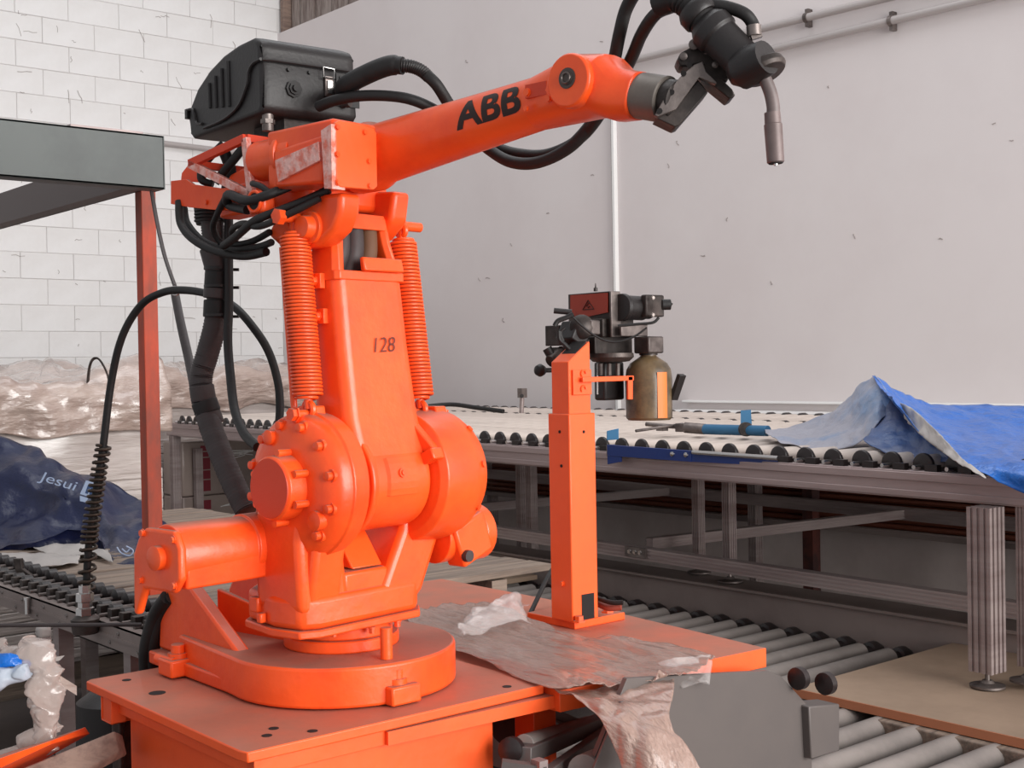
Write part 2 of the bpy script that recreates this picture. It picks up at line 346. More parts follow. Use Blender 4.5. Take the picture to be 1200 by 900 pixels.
# wheel carrier strips with lugs, rollers
n = 0
yy = Y1-.1; proto = None; pitch = .118
b = B(TM); b.bx((.055, Y0, 1.135), (.075, Y1, 1.165)); b.bx((TW-.04, Y0, 1.155), (TW-.02, Y1, 1.185)); tpart(b, 'carrier_strip', WHL)
ud = TM.to_3x3() @ Vector((0, -pitch, 0))
while yy > Y0+.1:
    dl = ud*n
    if proto is None:
        b = B(TM); b.cyl((.062, yy, 1.160), (TW-.1, yy, 1.166), .042, n=18); r_ = tpart(b, 'roller', ROLC)
        b = B(TM); b.lathe((.045, yy, 1.170), (1, yy, 1.170), [(0, .026), (.003, .036), (.006, .038), (.014, .038), (.016, .030)], 20); w1 = build(b, 'end_wheel', WHL, r_)
        b = B(TM); b.lathe((TW-.07, yy, 1.17), (9, yy, 1.17), [(0, .012), (.008, .036), (.02, .043), (.05, .043), (.062, .036)], 14); w2 = build(b, 'end_wheel', WHL, r_)
        b = B(TM); b.lathe((.002, yy-pitch*.0, 1.166), (1, yy, 1.166), [(0, .007), (.045, .007)], 8); w3 = build(b, 'axle', STL, r_)
        b = B(TM); b.lathe((1.55, yy, 1.165), (9, yy, 1.165), [(0, .04), (.002, .0435), (.03, .0435), (.032, .04)], 14); w5 = build(b, 'middle_wheel', WHL, r_)
        b = B(TM); b.bx((.006, yy-.022-pitch/2, 1.155), (.03, yy+.022-pitch/2, 1.176)); w4 = build(b, 'bracket', WHL, r_)
        proto = (r_, w1, w2, w3, w4, w5)
    else:
        c = copy_part(proto[0], tb, dl)
        for q in proto[1:]:
            e = q.copy(); S.collection.objects.link(e); e.parent = c; OFF[e.name] = OFF[q.name]
    n += 1; yy -= pitch
# a bed plate beneath the rollers
b = B(TM); b.bx((.08, Y0, 1.09), (TW-.02, Y1, 1.10)); tpart(b, 'bed_plate', PANL)
# legs
def leg(x, y, z0, z1, wd=.09, foot=True):
    b = B(TM); profile(b, (x, y, z0+.045), (x, y, z1), wd); o = tpart(b, 'leg', ALU)
    b = B(TM); b.cyl((x, y, z0+.01), (x, y, z0+.05), .007, n=8); b.lathe((x, y, z0), (x, y, 9), [(0, .05), (.006, .05), (.012, .02), (.02, .014)], 20); build(b, 'levelling_foot', GRM, o)
leg(-.055, .045, .545, 1.07, .075); 
leg(.03, -.03, .56, 1.07, .04)
def legpx(px, X, z0, wd):
    p = TM.inverted() @ onX(px, 640, X); leg(p.x, p.y, z0, 1.07, wd)
legpx(855, 3.98, .622, .04); legpx(819, 4.06, .622, .038); legpx(624, 4.10, 0, .04); legpx(612, 4.16, 0, .04)
p = TM.inverted() @ onX(206, 560, 3.9); leg(p.x, p.y, 0, 1.07, .06); leg(p.x+.12, p.y-.1, 0, .98, .05)
leg(2.2, -.1, 0, 1.09, .06); leg(2.2, 1.2, 0, 1.09, .06); leg(2.2, 3.0, 0, 1.09, .06); leg(2.2, 5.6, 0, 1.09, .06)
b = B(TM); profile(b, TM.inverted() @ (lambda a, c: a+(a-c)*.25)(onX(1138, 706, 3.82), onX(745, 647, 3.82)), TM.inverted() @ (lambda a, c: c+(c-a)*.95)(onX(1138, 706, 3.82), onX(745, 647, 3.82)), .05); tpart(b, 'lower_beam', ALU)
b = B(TM); profile(b, (2.1, -.8, .72), (2.1, 5.6, .72), .06); tpart(b, 'lower_beam', ALU)
for y_ in (-.1, 1.75, 3.6):
    b = B(TM); profile(b, (.34, y_+(.15 if y_ == 1.75 else 0), .74), (2.1, y_+(.15 if y_ == 1.75 else 0), .72), .045); tpart(b, 'cross_beam', ALU)
J = onX(745, 647, 3.79); b = B(); b.bx(J+Vector((-.004, -.06, -.02)), J+Vector((.008, .06, .02))); jb = tpart(b, 'joint_bracket', GRM)
for d_ in (-.03, 0, .03):
    b = B(); b.hexbolt(J+Vector((-.004, d_, 0)), (-1, 0, 0), .008, .008); build(b, 'bolt', STL, jb)
# rusty bar bundle on a low shelf behind
t = thing('bar_rack', 'low rack of rusty bars under the back of the roller table', 'rack', (6.0, 4.0, 0))
b = B(); b.bx((5.93, 0, .56), (6.36, 9.5, .59)); build(b, 'shelf', PANL, t)
for y_ in (.4, 2.4, 4.4, 6.4, 8.4):
    b = B(); b.bx((5.93, y_, 0), (6.0, y_+.07, .97)); build(b, 'upright', RUST, t)
for i in range(18):
    b = B(); x = 6.00+.037*(i % 3)+.004*(i//3); z_ = .607+.0335*(i//3)
    b.cyl((x, .2+random.uniform(0, .6), z_), (x, 9+random.uniform(-.6, .3), z_), .016, n=8)
    tag(build(b, 'rusty_bar', RUST if i % 3 else mat('oxide_bar_%d' % i, (104, 52, 34), .6)), 'long rusty steel bar lying on the low rack under the table', 'bar', 'rusty bars on the low rack')
# ================================================================== LOWER ROLLER CONVEYOR
cv = thing('roller_conveyor', 'low conveyor of grey steel rollers behind the orange platform', 'conveyor', (3.0, 3.0, 0))
zr = .515
b = B(); b.bx((3.93, .9, .44), (3.96, 5.85, .615)); b.bx((3.90, .9, .605), (4.08, 5.85, .617)); build(b, 'side_plate', PANL, cv, bev=.003)
b = B(); b.bx((2.18, 1.1, .42), (2.21, 5.85, .5)); build(b, 'near_rail', PANL, cv, bev=.003)
b = B(); b.bx((2.25, 1.1, .30), (3.93, 5.85, .32)); build(b, 'shade_sheet', DARKIN, cv)  # near-black sheet added below the rollers, its colour standing in for shade
pr = None; i = 0
for k in range(38):
    y_ = 1.35+k*.116
    if pr is None:
        b = B(); b.cyl((2.22, y_, zr-.036), (3.80, y_, zr-.036), .036, n=18); r_ = build(b, 'roller', ROLG, cv)
        b = B(); b.lathe((3.80, y_, zr-.036), (9, y_, zr-.036), [(0, .03), (.015, .03), (.02, .018), (.05, .018), (.055, .03), (.09, .03), (.13, .01)], 12); e1 = build(b, 'bearing', WHL, r_); pr = (r_, e1)
    else:
        c = copy_part(pr[0], cv, (0, k*.116, 0)); e = pr[1].copy(); S.collection.objects.link(e); e.parent = c
for x, y_ in ((2.3, 1.4), (3.85, 1.4), (2.3, 4.0), (3.85, 4.0), (2.3, 5.75), (3.85, 5.75)):
    b = B(); b.bx((x-.03, y_-.03, 0), (x+.03, y_+.03, .44)); build(b, 'leg', ALU, cv)
b = B(); b.bx((2.62, 4.43, zr+.002), (3.89, 5.8, zr+.024)); tag(build(b, 'wooden_board', PLY, bev=.002), 'brown board lying on the far rollers behind the robot shoulder', 'board')
# boards lying on it at right
X0 = 3.05
bo = thing('wooden_board', 'wide dusty board lying across the rollers under the table leg', 'board', (3.4, 1.4, zr+.001))
b = B(); b.bx((X0, -.2, zr+.003), (3.92, 2.34, zr+.026)); build(b, 'top_sheet', PLY, bo, bev=.002)
b = B(); b.bx((X0-.004, -.2, zr+.001), (X0+.012, 2.34, zr+.0255)); build(b, 'edge_strip', PLYE, bo)
b = B(); b.bx((X0-.03, -.2, zr-.10), (X0+.03, 2.05, zr-.002)); tag(build(b, 'timber_beam', WOOD, bev=.004), 'dark timber beam under the front edge of the dusty board', 'beam')
# ================================================================== PEDESTAL AND PLATFORM
pd = thing('robot_pedestal', 'orange steel pedestal box with flat top plate under the robot base', 'pedestal', (1.3, 2.15, 0))
b = B(); c = [(.99, 1.838), (1.62, 1.832), (1.63, 1.85), (1.63, 2.5), (1.0, 2.5), (.988, 2.49), (.985, 1.86)]
b.prism([(x, y, .872) for x, y in c], (0, 0, .018)); build(b, 'top_plate', ORF, pd, bev=.0025)
b = B(); b.bx((1.02, 1.858, 0), (1.515, 2.36, .845)); build(b, 'body', ORF, pd, bev=.004)
b = B(); b.bx((1.005, 1.845, .845), (1.62, 1.87, .871)); b.bx((1.005, 1.845, .845), (1.02, 2.4, .871)); build(b, 'rim_channel', ORF, pd, bev=.001)
b = B(); b.bx((.992, 2.38, .825), (1.2, 2.42, .871)); b.bx((.99, 2.375, .825), (1.02, 2.425, .828)); b.bx((.99, 2.375, .825), (1.02, 2.379, .871)); b.bx((.99, 2.421, .825), (1.02, 2.425, .871)); build(b, 'lifting_channel', ORF, pd, bev=.001)
for x, y in ((1.06, 1.90), (1.05, 2.44), (1.05, 2.30), (1.13, 1.87), (1.56, 1.87), (1.09, 1.93)):
    b = B(); b.cyl((x, y, .8902), (x, y, .8908), .009 if y != 2.30 else .016, n=16); build(b, 'bolt_hole', DARKIN, pd)
pf = thing('work_platform', 'flat orange steel platform carrying the square orange pillar', 'platform', (1.95, 2.4, 0))
b = B(); b.prism([(1.632, 1.80, .84), (2.20, 1.758, .84), (2.26, 2.3, .84), (2.26, 3.0, .84), (1.632, 3.0, .84)], (0, 0, .042)); build(b, 'top_plate', ORF, pf, bev=.002)
b = B(); b.prism([(1.635, 1.815, .846), (1.635, 1.85, .846), (1.26, 1.86, .846), (1.26, 1.835, .846)], (0, 0, .024)); build(b, 'joining_strip', ORF, pf)
for x, y in ((1.70, 1.95), (2.15, 1.9), (1.7, 2.9), (2.15, 2.9)):
    b = B(); b.bx((x-.03, y-.03, 0), (x+.03, y+.03, .84)); build(b, 'leg', ORF, pf, bev=.002)
# ================================================================== ROBOT
rb = thing('industrial_robot', 'orange six-axis welding robot with spring-balanced arm on the pedestal', 'robot', RO)
MB = Matrix(((0, -1, 0, RO.x), (-1, 0, 0, RO.y), (0, 0, 1, RO.z), (0, 0, 0, 1)))   # f -> -Y, s -> -X
def rp(b, n, m_=None, parent=None, **k): return build(b, n, m_ or ORA, parent or rb, **k)
# base casting
def dshape(r, back, hw, n=26):
    p = [(r*cos(t), r*sin(t)) for t in [(-100+200*i/n)*pi/180 for i in range(n+1)]]
    return p+[(back, hw), (back, -hw)]
b = B(MB); b.prism([(f, s, .003) for f, s in dshape(.222, -.30, .20)], (0, 0, .074)); base = rp(b, 'base', bev=.006, seg=3)
b = B(MB); b.bx((-.41, -.19, .003), (.02, .215, .03)); rp(b, 'base_flange', bev=.004)
b = B(MB); pr_ = [(-.14, .07), (-.19, .20), (-.34, .215), (-.40, .14), (-.415, .03), (-.14, .03)]
b.prism([(f, -.10, u) for f, u in pr_], (0, .135, 0)); rp(b, 'cable_entry_housing', bev=.012, seg=3)
b = B(MB); b.prism([(-.06, .19, .07), (-.34, .19, .215), (-.40, .19, .14), (-.415, .19, .03), (-.06, .19, .03)], (0, -.03, 0)); rp(b, 'side_cheek', bev=.006)
b = B(MB); b.prism([(.0, .04, .073), (-.30, .10, .073), (-.30, .10, .16), (0, .04, .10)], (0, .012, 0)); rp(b, 'casting_rib', bev=.003)
for (px, py, z_) in ((465, 822, .003), (209, 790, .003)):
    p = onZ(px, py, RO.z+z_); b = B(); b.prism([p+Vector((-.03, -.03, 0)), p+Vector((.035, -.03, 0)), p+Vector((.035, .03, 0)), p+Vector((-.03, .03, 0))], (0, 0, .034)) ; f_ = rp(b, 'foot_lug', bev=.004)
    b = B(); b.lathe(p+Vector((0, 0, .034)), p+Vector((0, 0, 1)), [(0, .020), (.010, .020), (.010, .014), (.026, .014), (.028, .010)], 16); rp(b, 'anchor_bolt', None, f_)
b = B(); b.cyl(onZ(186, 771, RO.z+.03), onZ(206, 777, RO.z+.03), .012, n=14); rp(b, 'air_port')
p = onZ(453, 772, RO.z+.077); b = B(); b.cyl(p, p+Vector((0, 0, .058)), .0115, n=16); rp(b, 'locating_pin', bev=.001)
b = B(ROB); b.cyl((0, 0, .077), (0, 0, .10), .112, n=40); b.cyl((0, 0, .10), (0, 0, .125), .10, n=40); rp(b, 'turntable_ring', bev=.003)
for i in range(10):
    a = i*2*pi/10+.2; b = B(ROB); b.hexbolt((.118*cos(a), .118*sin(a), .125), (0, 0, -1), .006, .012, 8); rp(b, 'ring_bolt')
# turret : plate, floor block, two cheeks
b = B(ROB); c = [(-.12, -.12), (-.12, .12), (-.08, .17), (.03, .195), (.10, .185), (.118, .15), (.118, -.10), (.08, -.135), (-.08, -.135)]
b.prism([(f, s, .125) for f, s in c], (0, 0, .014)); rp(b, 'turret_plate', bev=.003)
b = B(ROB); b.prism([(f*.97, s*.97, .139) for f, s in c], (0, 0, .06)); rp(b, 'turret_block', bev=.012, seg=3)
fr = [(.232, .165), (.235, .30), (.225, .40), (.13, .40), (.107, .30), (.105, .235), (.02, .235), (.0, .25), (-.075, .345), (-.13, .40), (-.245, .35), (-.245, .29), (-.13, .175), (-.09, .16)]
b = B(ROB); b.prism([(-.03, s, u) for s, u in [(.12, .15), (.182, .17), (.188, .30), (.17, .42), (.105, .42), (.080, .30), (.062, .15)]], (.135, 0, 0)); rp(b, 'left_cheek', bev=.014, seg=3)
b = B(ROB); b.prism([(-.06, s, u) for s, u in [(.01, .15), (-.012, .20), (-.065, .30), (-.09, .42), (-.185, .42), (-.178, .30), (-.118, .175), (-.09, .15)]], (.172, 0, 0)); rp(b, 'right_cheek', bev=.014, seg=3)
b = B(ROB); b.prism([(-.08, .08, .19), (.105, .08, .19), (.105, .08, .232), (-.08, .08, .25)], (0, -.11, 0)); rp(b, 'turret_saddle', bev=.006)
b = B(ROB); b.prism([(.02, .055, .24), (.045, .055, .31), (.10, .055, .236)], (0, -.075, 0)); rp(b, 'stop_block', bev=.003)
# left gear housing of the shoulder (axis S)
AX = Vector((.09, 0, .40))
GX = .070
def sax(b, prof, n=48, f=AX.x, u=AX.z, sgn=1):
    return b.lathe((f, 0, u), (f, sgn, u), prof, n)
b = B(ROB); sax(b, [(.090, .118), (.100, .132), (.138, .137), (.140, .133), (.156, .131), (.168, .122), (.180, .100), (.184, .07)], f=GX); gh = rp(b, 'gear_housing', bev=.002)
b = B(ROB); sax(b, [(.178, .060), (.218, .058), (.222, .054)], f=GX); rp(b, 'gear_cap', bev=.001)
b = B(ROB); sax(b, [(.2215, .054), (.2235, .0535)], f=GX); rp(b, 'cap_cover', ORD, label='darker orange round cover')
for a in (25, -25, 160, -150, 80, -90):
    a = radians(a); b = B(ROB); b.cyl((GX+.064*cos(a), .175, AX.z+.064*sin(a)), (GX+.064*cos(a), .212, AX.z+.064*sin(a)), .007, n=12); rp(b, 'cap_screw')
for i in range(12):
    a = radians(12+i*30); r = .113; c = (GX+r*cos(a), .166, AX.z+r*sin(a)); b = B(ROB); b.lathe(c, (c[0], 9, c[2]), [(0, .012), (.007, .012), (.0071, .008), (.017, .008), (.018, .005)], 14); rp(b, 'housing_bolt')
for a, r, rr in ((-35, .098, .018), (118, .10, .014)):
    a = radians(a); c = (GX+r*cos(a), .166, AX.z+r*sin(a)); b = B(ROB); b.lathe(c, (c[0], 9, c[2]), [(0, rr), (.022, rr), (.024, rr*.7)], 18); rp(b, 'housing_plug')
b = B(ROB); b.prism([(.0, .09, .40), (-.055, .09, .35), (-.06, .09, .25), (-.02, .09, .15), (.10, .09, .15), (.13, .09, .30)], (0, .075, 0)); rp(b, 'motor_flange_casting', bev=.012, seg=3)
b = B(ROB); b.box((-.03, .175, .175), (.026, .026, .028)); b.box((-.0, .192, .155), (.014, .014, .018)); rp(b, 'earth_block', bev=.003)
# shoulder motor lying along S
mf, mu = -.045, .285
b = B(ROB); b.lathe((mf, 0, mu), (mf, 1, mu), [(.10, .06), (.20, .060), (.202, .056), (.355, .058), (.36, .056)], 36); rp(b, 'shoulder_motor', bev=.001)
b = B(ROB); pts = [(mf+x, .36, mu+z_) for x, z_ in ((-.045, .05), (.045, .05), (.062, .02), (.062, -.035), (.04, -.06), (-.05, -.06), (-.075, -.11), (-.088, -.11), (-.085, .0), (-.068, .03))]
b.prism(pts, (0, .016, 0)); mp_ = rp(b, 'motor_end_plate', bev=.006, seg=3)
b = B(ROB); b.lathe((mf, .372, mu), (mf, 1, mu), [(0, .022), (.016, .022), (.018, .016)], 20); rp(b, 'motor_boss', None, mp_)
for x, z_ in ((-.05, .04), (.045, .035), (.045, -.045), (-.06, -.045)):
    b = B(ROB); b.hexbolt((mf+x, .376, mu+z_), (0, 1, 0), .006, .006, 8); rp(b, 'plate_screw', None, mp_)
b = B(ROB); b.prism([(mf+.055, .09, mu-.01), (mf+.055, .355, mu-.01), (mf+.05, .355, mu-.055), (mf+.05, .09, mu-.055)], (-.09, 0, -.006)); rp(b, 'motor_junction_box', bev=.004)
# right gear housing and its motor
b = B(ROB); sax(b, [(.078, .112), (.088, .126), (.16, .132), (.185, .126), (.210, .112), (.223, .08), (.227, .04)], sgn=-1); rp(b, 'gear_housing', bev=.002)
for a in (10, 45, -30, 80, 110):
    a = radians(a); c = (AX.x+.120*cos(a), -.183, AX.z+.120*sin(a)); b = B(ROB); b.hexbolt(c, (cos(a), -.3, sin(a)), .007, .010, 8); rp(b, 'housing_bolt')
b = B(ROB); b.lathe((.09, -.165, .27), (.09, -1, .27), [(0, .052), (.10, .052), (.104, .058), (.13, .058), (.136, .05)], 28); rp(b, 'elbow_motor', bev=.002)
b = B(ROB); b.box((.125, -.225, .265), (.05, .09, .085), Matrix.Rotation(-.35, 3, 'X')); rp(b, 'motor_junction_box', bev=.006)
b = B(ROB); b.lathe((.148, -.20, .235), (9, -.20, .235), [(0, .012), (.012, .012)], 12); rp(b, 'cable_gland', RUBG)
# lower arm
b = B(ROB); sax(b, [(-.075, .088), (-.07, .094), (.066, .094), (.068, .102), (.080, .104), (.083, .10)]); rp(b, 'shoulder_hub', bev=.002)
tip = Vector((.075, 0, .885)); ax = (tip-AX).normalized(); fx = Vector((ax.z, 0, -ax.x))
def la(f, s, u): # lower arm frame: f forward of the arm axis, u along it
    return AX+fx*f+ax*u+Vector((0, s, 0))
def arm_ring(u, s0, s1, f0, f1, c):
    return [la(f0, s0+c, u), la(f0+c, s0, u), la(f1-c, s0, u), la(f1, s0+c, u), la(f1, s1-c, u), la(f1-c, s1, u), la(f0+c, s1, u), la(f0, s1-c, u)]
def loft(b, rings):
    pr = None
    for r in rings:
        rg = [b.v(p) for p in r]; n = len(rg)
        if pr:
            for k in range(n): b.f([pr[k], pr[(k+1) % n], rg[(k+1) % n], rg[k]])
        else: b.f(rg[::-1])
        pr = rg
    b.f(pr); return b
b = B(ROB); loft(b, [arm_ring(.03, -.088, .095, -.05, .085, .012), arm_ring(.12, -.085, .098, -.045, .062, .014), arm_ring(.25, -.078, .098, -.042, .05, .014), arm_ring(.385, -.068, .102, -.038, .046, .014)]); rp(b, 'lower_arm', bev=.010, seg=4)
# head of the lower arm with an open window
b = B(ROB)
loft(b, [arm_ring(.385, .075, .104, -.042, .046, .01), arm_ring(.45, .062, .090, -.04, .03, .008), arm_ring(.50, .058, .082, -.035, .02, .008)])
loft(b, [arm_ring(.385, -.068, -.045, -.042, .046, .01), arm_ring(.45, -.058, -.036, -.04, .03, .008), arm_ring(.50, -.056, -.034, -.035, .02, .008)])
loft(b, [arm_ring(.475, -.055, .082, -.035, .026, .008), arm_ring(.505, -.055, .082, -.035, .018, .008)])
loft(b, [arm_ring(.375, -.07, .104, -.044, .05, .008), arm_ring(.392, -.07, .104, -.044, .05, .008)])
rp(b, 'lower_arm_head', bev=.004)
b = B(ROB); b.hexa([la(.048, -.055, .392), la(.062, -.055, .392), la(.062, .045, .392), la(.048, .045, .392), la(.046, -.055, .418), la(.056, -.055, .418), la(.056, .045, .418), la(.046, .045, .418)]); rp(b, 'window_lip', bev=.003)
b = B(ROB); b.hexa([la(-.035, -.045, .39), la(-.03, -.045, .39), la(-.03, .08, .39), la(-.035, .08, .39), la(-.035, -.045, .49), la(-.03, -.045, .49), la(-.03, .07, .49), la(-.035, .07, .49)]); rp(b, 'window_backing', DARKIN)
for i, (s_, r) in enumerate(((.055, .016), (.025, .020), (-.012, .018))):
    b = B(ROB); b.tube([la(-.005, s_+.012, .385), la(.008, s_, .43), la(.0, s_-.008, .485)], r, 10); rp(b, 'window_cable', RUBG if i != 2 else mat('tan_sleeve', (104, 72, 50), .7))
for u, s_ in ((.375, .105), (.31, .10)):
    b = B(ROB); b.box(la(.0, s_+.004, u), (.03, .012, .028)); b.hexbolt(la(.0, s_+.01, u), (0, 1, 0), .008, .008); rp(b, 'side_lug', bev=.003)
def on_arm(px, py):
    # point where the pixel's ray meets the arm's front face
    n = (ROB.to_3x3() @ Vector((ax.z, 0, -ax.x)))*1.0
    n = ROB.to_3x3() @ fx; c = (ROB @ la(.0505, 0, .25)).dot(n); return on(px, py, n, c)
o_ = on_arm(448, 405); ex = (on_arm(458, 404.6)-o_).normalized(); ey = (ROB.to_3x3() @ ax).normalized(); nn = ex.cross(ey)
put_text('number_128', '128', .041, lambda x, y: o_+ex*x+ey*y+nn*.0026, MARK, rb, bold=-.0004, shear=.15, label='handwritten number 128')
# inspection plate on the hub
def hubp(a, s, r): a = radians(a); return (AX.x+r*cos(a), s, AX.z+r*sin(a))
b = B(ROB)
for i in range(6):
    a0, a1 = -14+i*7, -7+i*7
    b.hexa([hubp(a0, -.035, .09), hubp(a0, -.035, .0985), hubp(a1, -.035, .0985), hubp(a1, -.035, .09), hubp(a0, .045, .09), hubp(a0, .035, .0985), hubp(a1, .035, .0985), hubp(a1, .045, .09)])
bmesh.ops.remove_doubles(b.bm, verts=b.bm.verts, dist=.0005); ip = rp(b, 'inspection_plate')
b = B(ROB); b.lathe(hubp(10, .006, .098), hubp(10, .006, 1), [(0, .009), (.004, .009), (.0041, .005), (.007, .005)], 12); rp(b, 'plate_screw', None, ip)
b = B(ROB); b.bar(hubp(62, -.066, .11), hubp(28, -.078, .108), .024, .018, (0, 1, 0)); b.bar(hubp(30, -.072, .108), hubp(18, -.072, .108), .034, .03, (0, 1, 0)); rp(b, 'end_stop', bev=.003)
# springs
def spring(p0, p1, r, turns, eye=.016):
    p0 = Vector(p0); p1 = Vector(p1); d = p1-p0; l = d.length; z_ = d.normalized(); x = z_.orthogonal().normalized(); y = z_.cross(x); pts = []; N = turns*14
    for i in range(N+1):
        t = i/N; k = min(1, min(t, 1-t)*18+.55); a = 2*pi*turns*t; pts.append(p0+z_*(l*t)+x*(r*k*cos(a))+y*(r*k*sin(a)))
    b = B(ROB); b.tube(pts, l/turns*.46, 6, 1); sp = rp(b, 'balance_spring', ang=80)
    b = B(ROB); b.cyl(p0+z_*.01, p1-z_*.01, r*.8, n=16); rp(b, 'spring_core', ORD, sp)
    for p, s_ in ((p0, -1), (p1, 1)):
        b = B(ROB); c = p+z_*(s_*.018); b.cyl(p, c, .008, n=10); b.tube([c+z_*(eye*cos(a))*.8+Vector((eye*sin(a)*.8, 0, 0)) for a in [2*pi*i/10 for i in range(10)]], .006, 8, 2, closed=True); rp(b, 'spring_eye', None, sp)
    return sp
sl0 = rs(345, 272, .14); sl1 = rs(361, 468, .14); sr0 = rs(471, 280, -.13); sr1 = rs(492, 468, -.13)
spring(sl0, sl1, .0262, 46); spring(sr0, sr1, .0262, 44)
for (a, c, s_) in ((rs(331, 290, .13), rs(346, 495, .13), .1), (rs(462, 300, -.12), rs(476, 470, -.12), -.1)):
    b = B(ROB); b.cyl(a, c, .0065, n=10); rp(b, 'guide_rod')
# upper and lower spring brackets
b = B(ROB); b.cyl(sl0+Vector((0, .03, .026)), sl0+Vector((0, -.06, .026)), .010, n=14); b.lathe(sl0+Vector((0, .028, .026)), sl0+Vector((0, 1, .026)), [(0, .015), (.014, .015), (.015, .01)], 6); rp(b, 'spring_pin')
b = B(ROB); b.cyl(sr0+Vector((0, -.05, .026)), sr0+Vector((0, .06, .026)), .010, n=14); rp(b, 'spring_pin')
q = sl1+Vector((0, 0, -.026))
b = B(ROB); b.prism([q+Vector((-.03, -.03, .014)), q+Vector((.012, -.03, .014)), q+Vector((.02, -.03, -.03)), q+Vector((-.04, -.03, -.03))], (0, .03, 0)); rp(b, 'spring_bracket', bev=.003)
b = B(ROB); b.cyl(q+Vector((0, -.03, 0)), q+Vector((0, .035, 0)), .008, n=12); b.hexbolt(q+Vector((0, .03, 0)), (0, 1, 0), .012, .012); rp(b, 'spring_pin')
q = sr1+Vector((0, 0, -.026))
b = B(ROB); b.prism([q+Vector((-.02, -.012, .012)), q+Vector((.03, -.012, .012)), q+Vector((.05, -.012, -.05)), q+Vector((-.03, -.012, -.05))], (0, -.03, 0)); rp(b, 'spring_bracket', bev=.003)
b = B(ROB); b.cyl(q+Vector((0, -.05, 0)), q+Vector((0, .03, 0)), .008, n=12); b.hexbolt(q+Vector((0, .022, 0)), (0, 1, 0), .012, .012); rp(b, 'spring_pin')
# ---- elbow casting
def sprism(pxs, s0, s1):
    """outline seen at s0, given in pixels, swept to s1"""
    b = B(ROB); P = [rs(x, y, s0) for x, y in pxs]; b.prism(P, (0, s1-s0, 0)); return b
rp(sprism([(372, 228), (400, 225), (398, 250), (390, 270), (372, 288), (352, 292), (326, 288), (312, 275), (318, 262), (345, 250), (356, 236)], .125, .075), 'elbow_lobe', bev=.010, seg=3)
b = B(ROB); b.lathe(Vector((.085, .12, .872)), Vector((.085, 1, .872)), [(0, .030), (.012, .030), (.013, .022), (.03, .020), (.031, .012)], 24); rp(b, 'elbow_pivot', bev=.001)
rp(sprism([(440, 228), (482, 226), (478, 262), (462, 282), (446, 290), (436, 268)], -.10, -.055), 'elbow_lobe', bev=.010, seg=3)
b = B(ROB); loft(b, [[Vector((f, s, u)) for s, u in ((.11, .955), (.11, .93), (.09, .915), (-.07, .915), (-.095, .94), (-.09, .985), (-.055, 1.055), (.06, 1.055))] for f in (-.08, .0, .06)]); rp(b, 'elbow_casting', bev=.012, seg=3)
b = B(ROB); b.lathe((.06, -.05, 1.0), (9, -.05, 1.0), [(0, .0), (.0, .0)], 8) if False else None
# connector plate and box
b = B(ROB); b.bx((.0, .055, .945), (.188, .158, 1.054)); rp(b, 'wrist_motor_box', bev=.006)
b = B(ROB); P = [rf(x, y, .19) for x, y in ((389, 145), (393, 142), (416, 146), (434, 152), (437, 157), (438, 219), (434, 223), (395, 220), (390, 216))]; b.prism(P, (.010, 0, 0)); cp = rp(b, 'cover_plate', ORF, bev=.0015)
for x, y in ((395, 149), (427, 155), (395, 181), (432, 189), (396, 214), (433, 218)):
    b = B(ROB); b.hexbolt(rf(x, y, .20), (1, 0, 0), .0045, .004, 10); rp(b, 'cover_screw', None, cp)
# wrist drive motors behind
for s_, u_, r_, l0 in ((.125, 1.010, .038, -.07), (.05, 1.035, .042, -.06), (-.05, 1.02, .042, -.08)):
    b = B(ROB); b.lathe((.06, s_, u_), (-9, s_, u_), [(0, r_), (.03, r_), (.032, r_*1.12), (.042, r_*1.12), (.044, r_), (.10+.02, r_), (.125, r_*.8)], 28); rp(b, 'wrist_motor', bev=.001)
b = B(ROB); P = [rs(x, y, .166) for x, y in ((320, 176), (377, 158), (377, 214), (322, 220))]; b.prism(P, (0, -.05, 0)); rp(b, 'motor_side_box', bev=.006)
b = B(ROB); P = [rs(x, y, .172) for x, y in ((322, 188), (373, 166), (374, 188), (326, 213))]; b.prism(P, (0, -.01, 0)); rp(b, 'side_cover', SHEEN, label='glossy side cover with a pinkish reflection painted on')
b = B(ROB); P = [rs(x, y, .172) for x, y in ((376, 153), (388, 145), (389, 221), (380, 221))]; b.prism(P, (0, -.03, 0)); rp(b, 'side_flange', SHEEN)
# hollow clamp block
b = B(ROB); c = rs(307, 237, .16); b.box(c, (.045, .03, .045)); rp(b, 'clamp_block', bev=.006)
b = B(ROB); b.lathe(c+Vector((0, .0145, 0)), c+Vector((0, 1, 0)), [(0, .017), (.004, .017)], 20); rp(b, 'clamp_bore', DARKIN)
b = B(ROB); b.tube([c+Vector((.0185*cos(a), .017, .0185*sin(a))) for a in [2*pi*i/12 for i in range(12)]], .0035, 8, 2, closed=True); rp(b, 'clamp_rim')
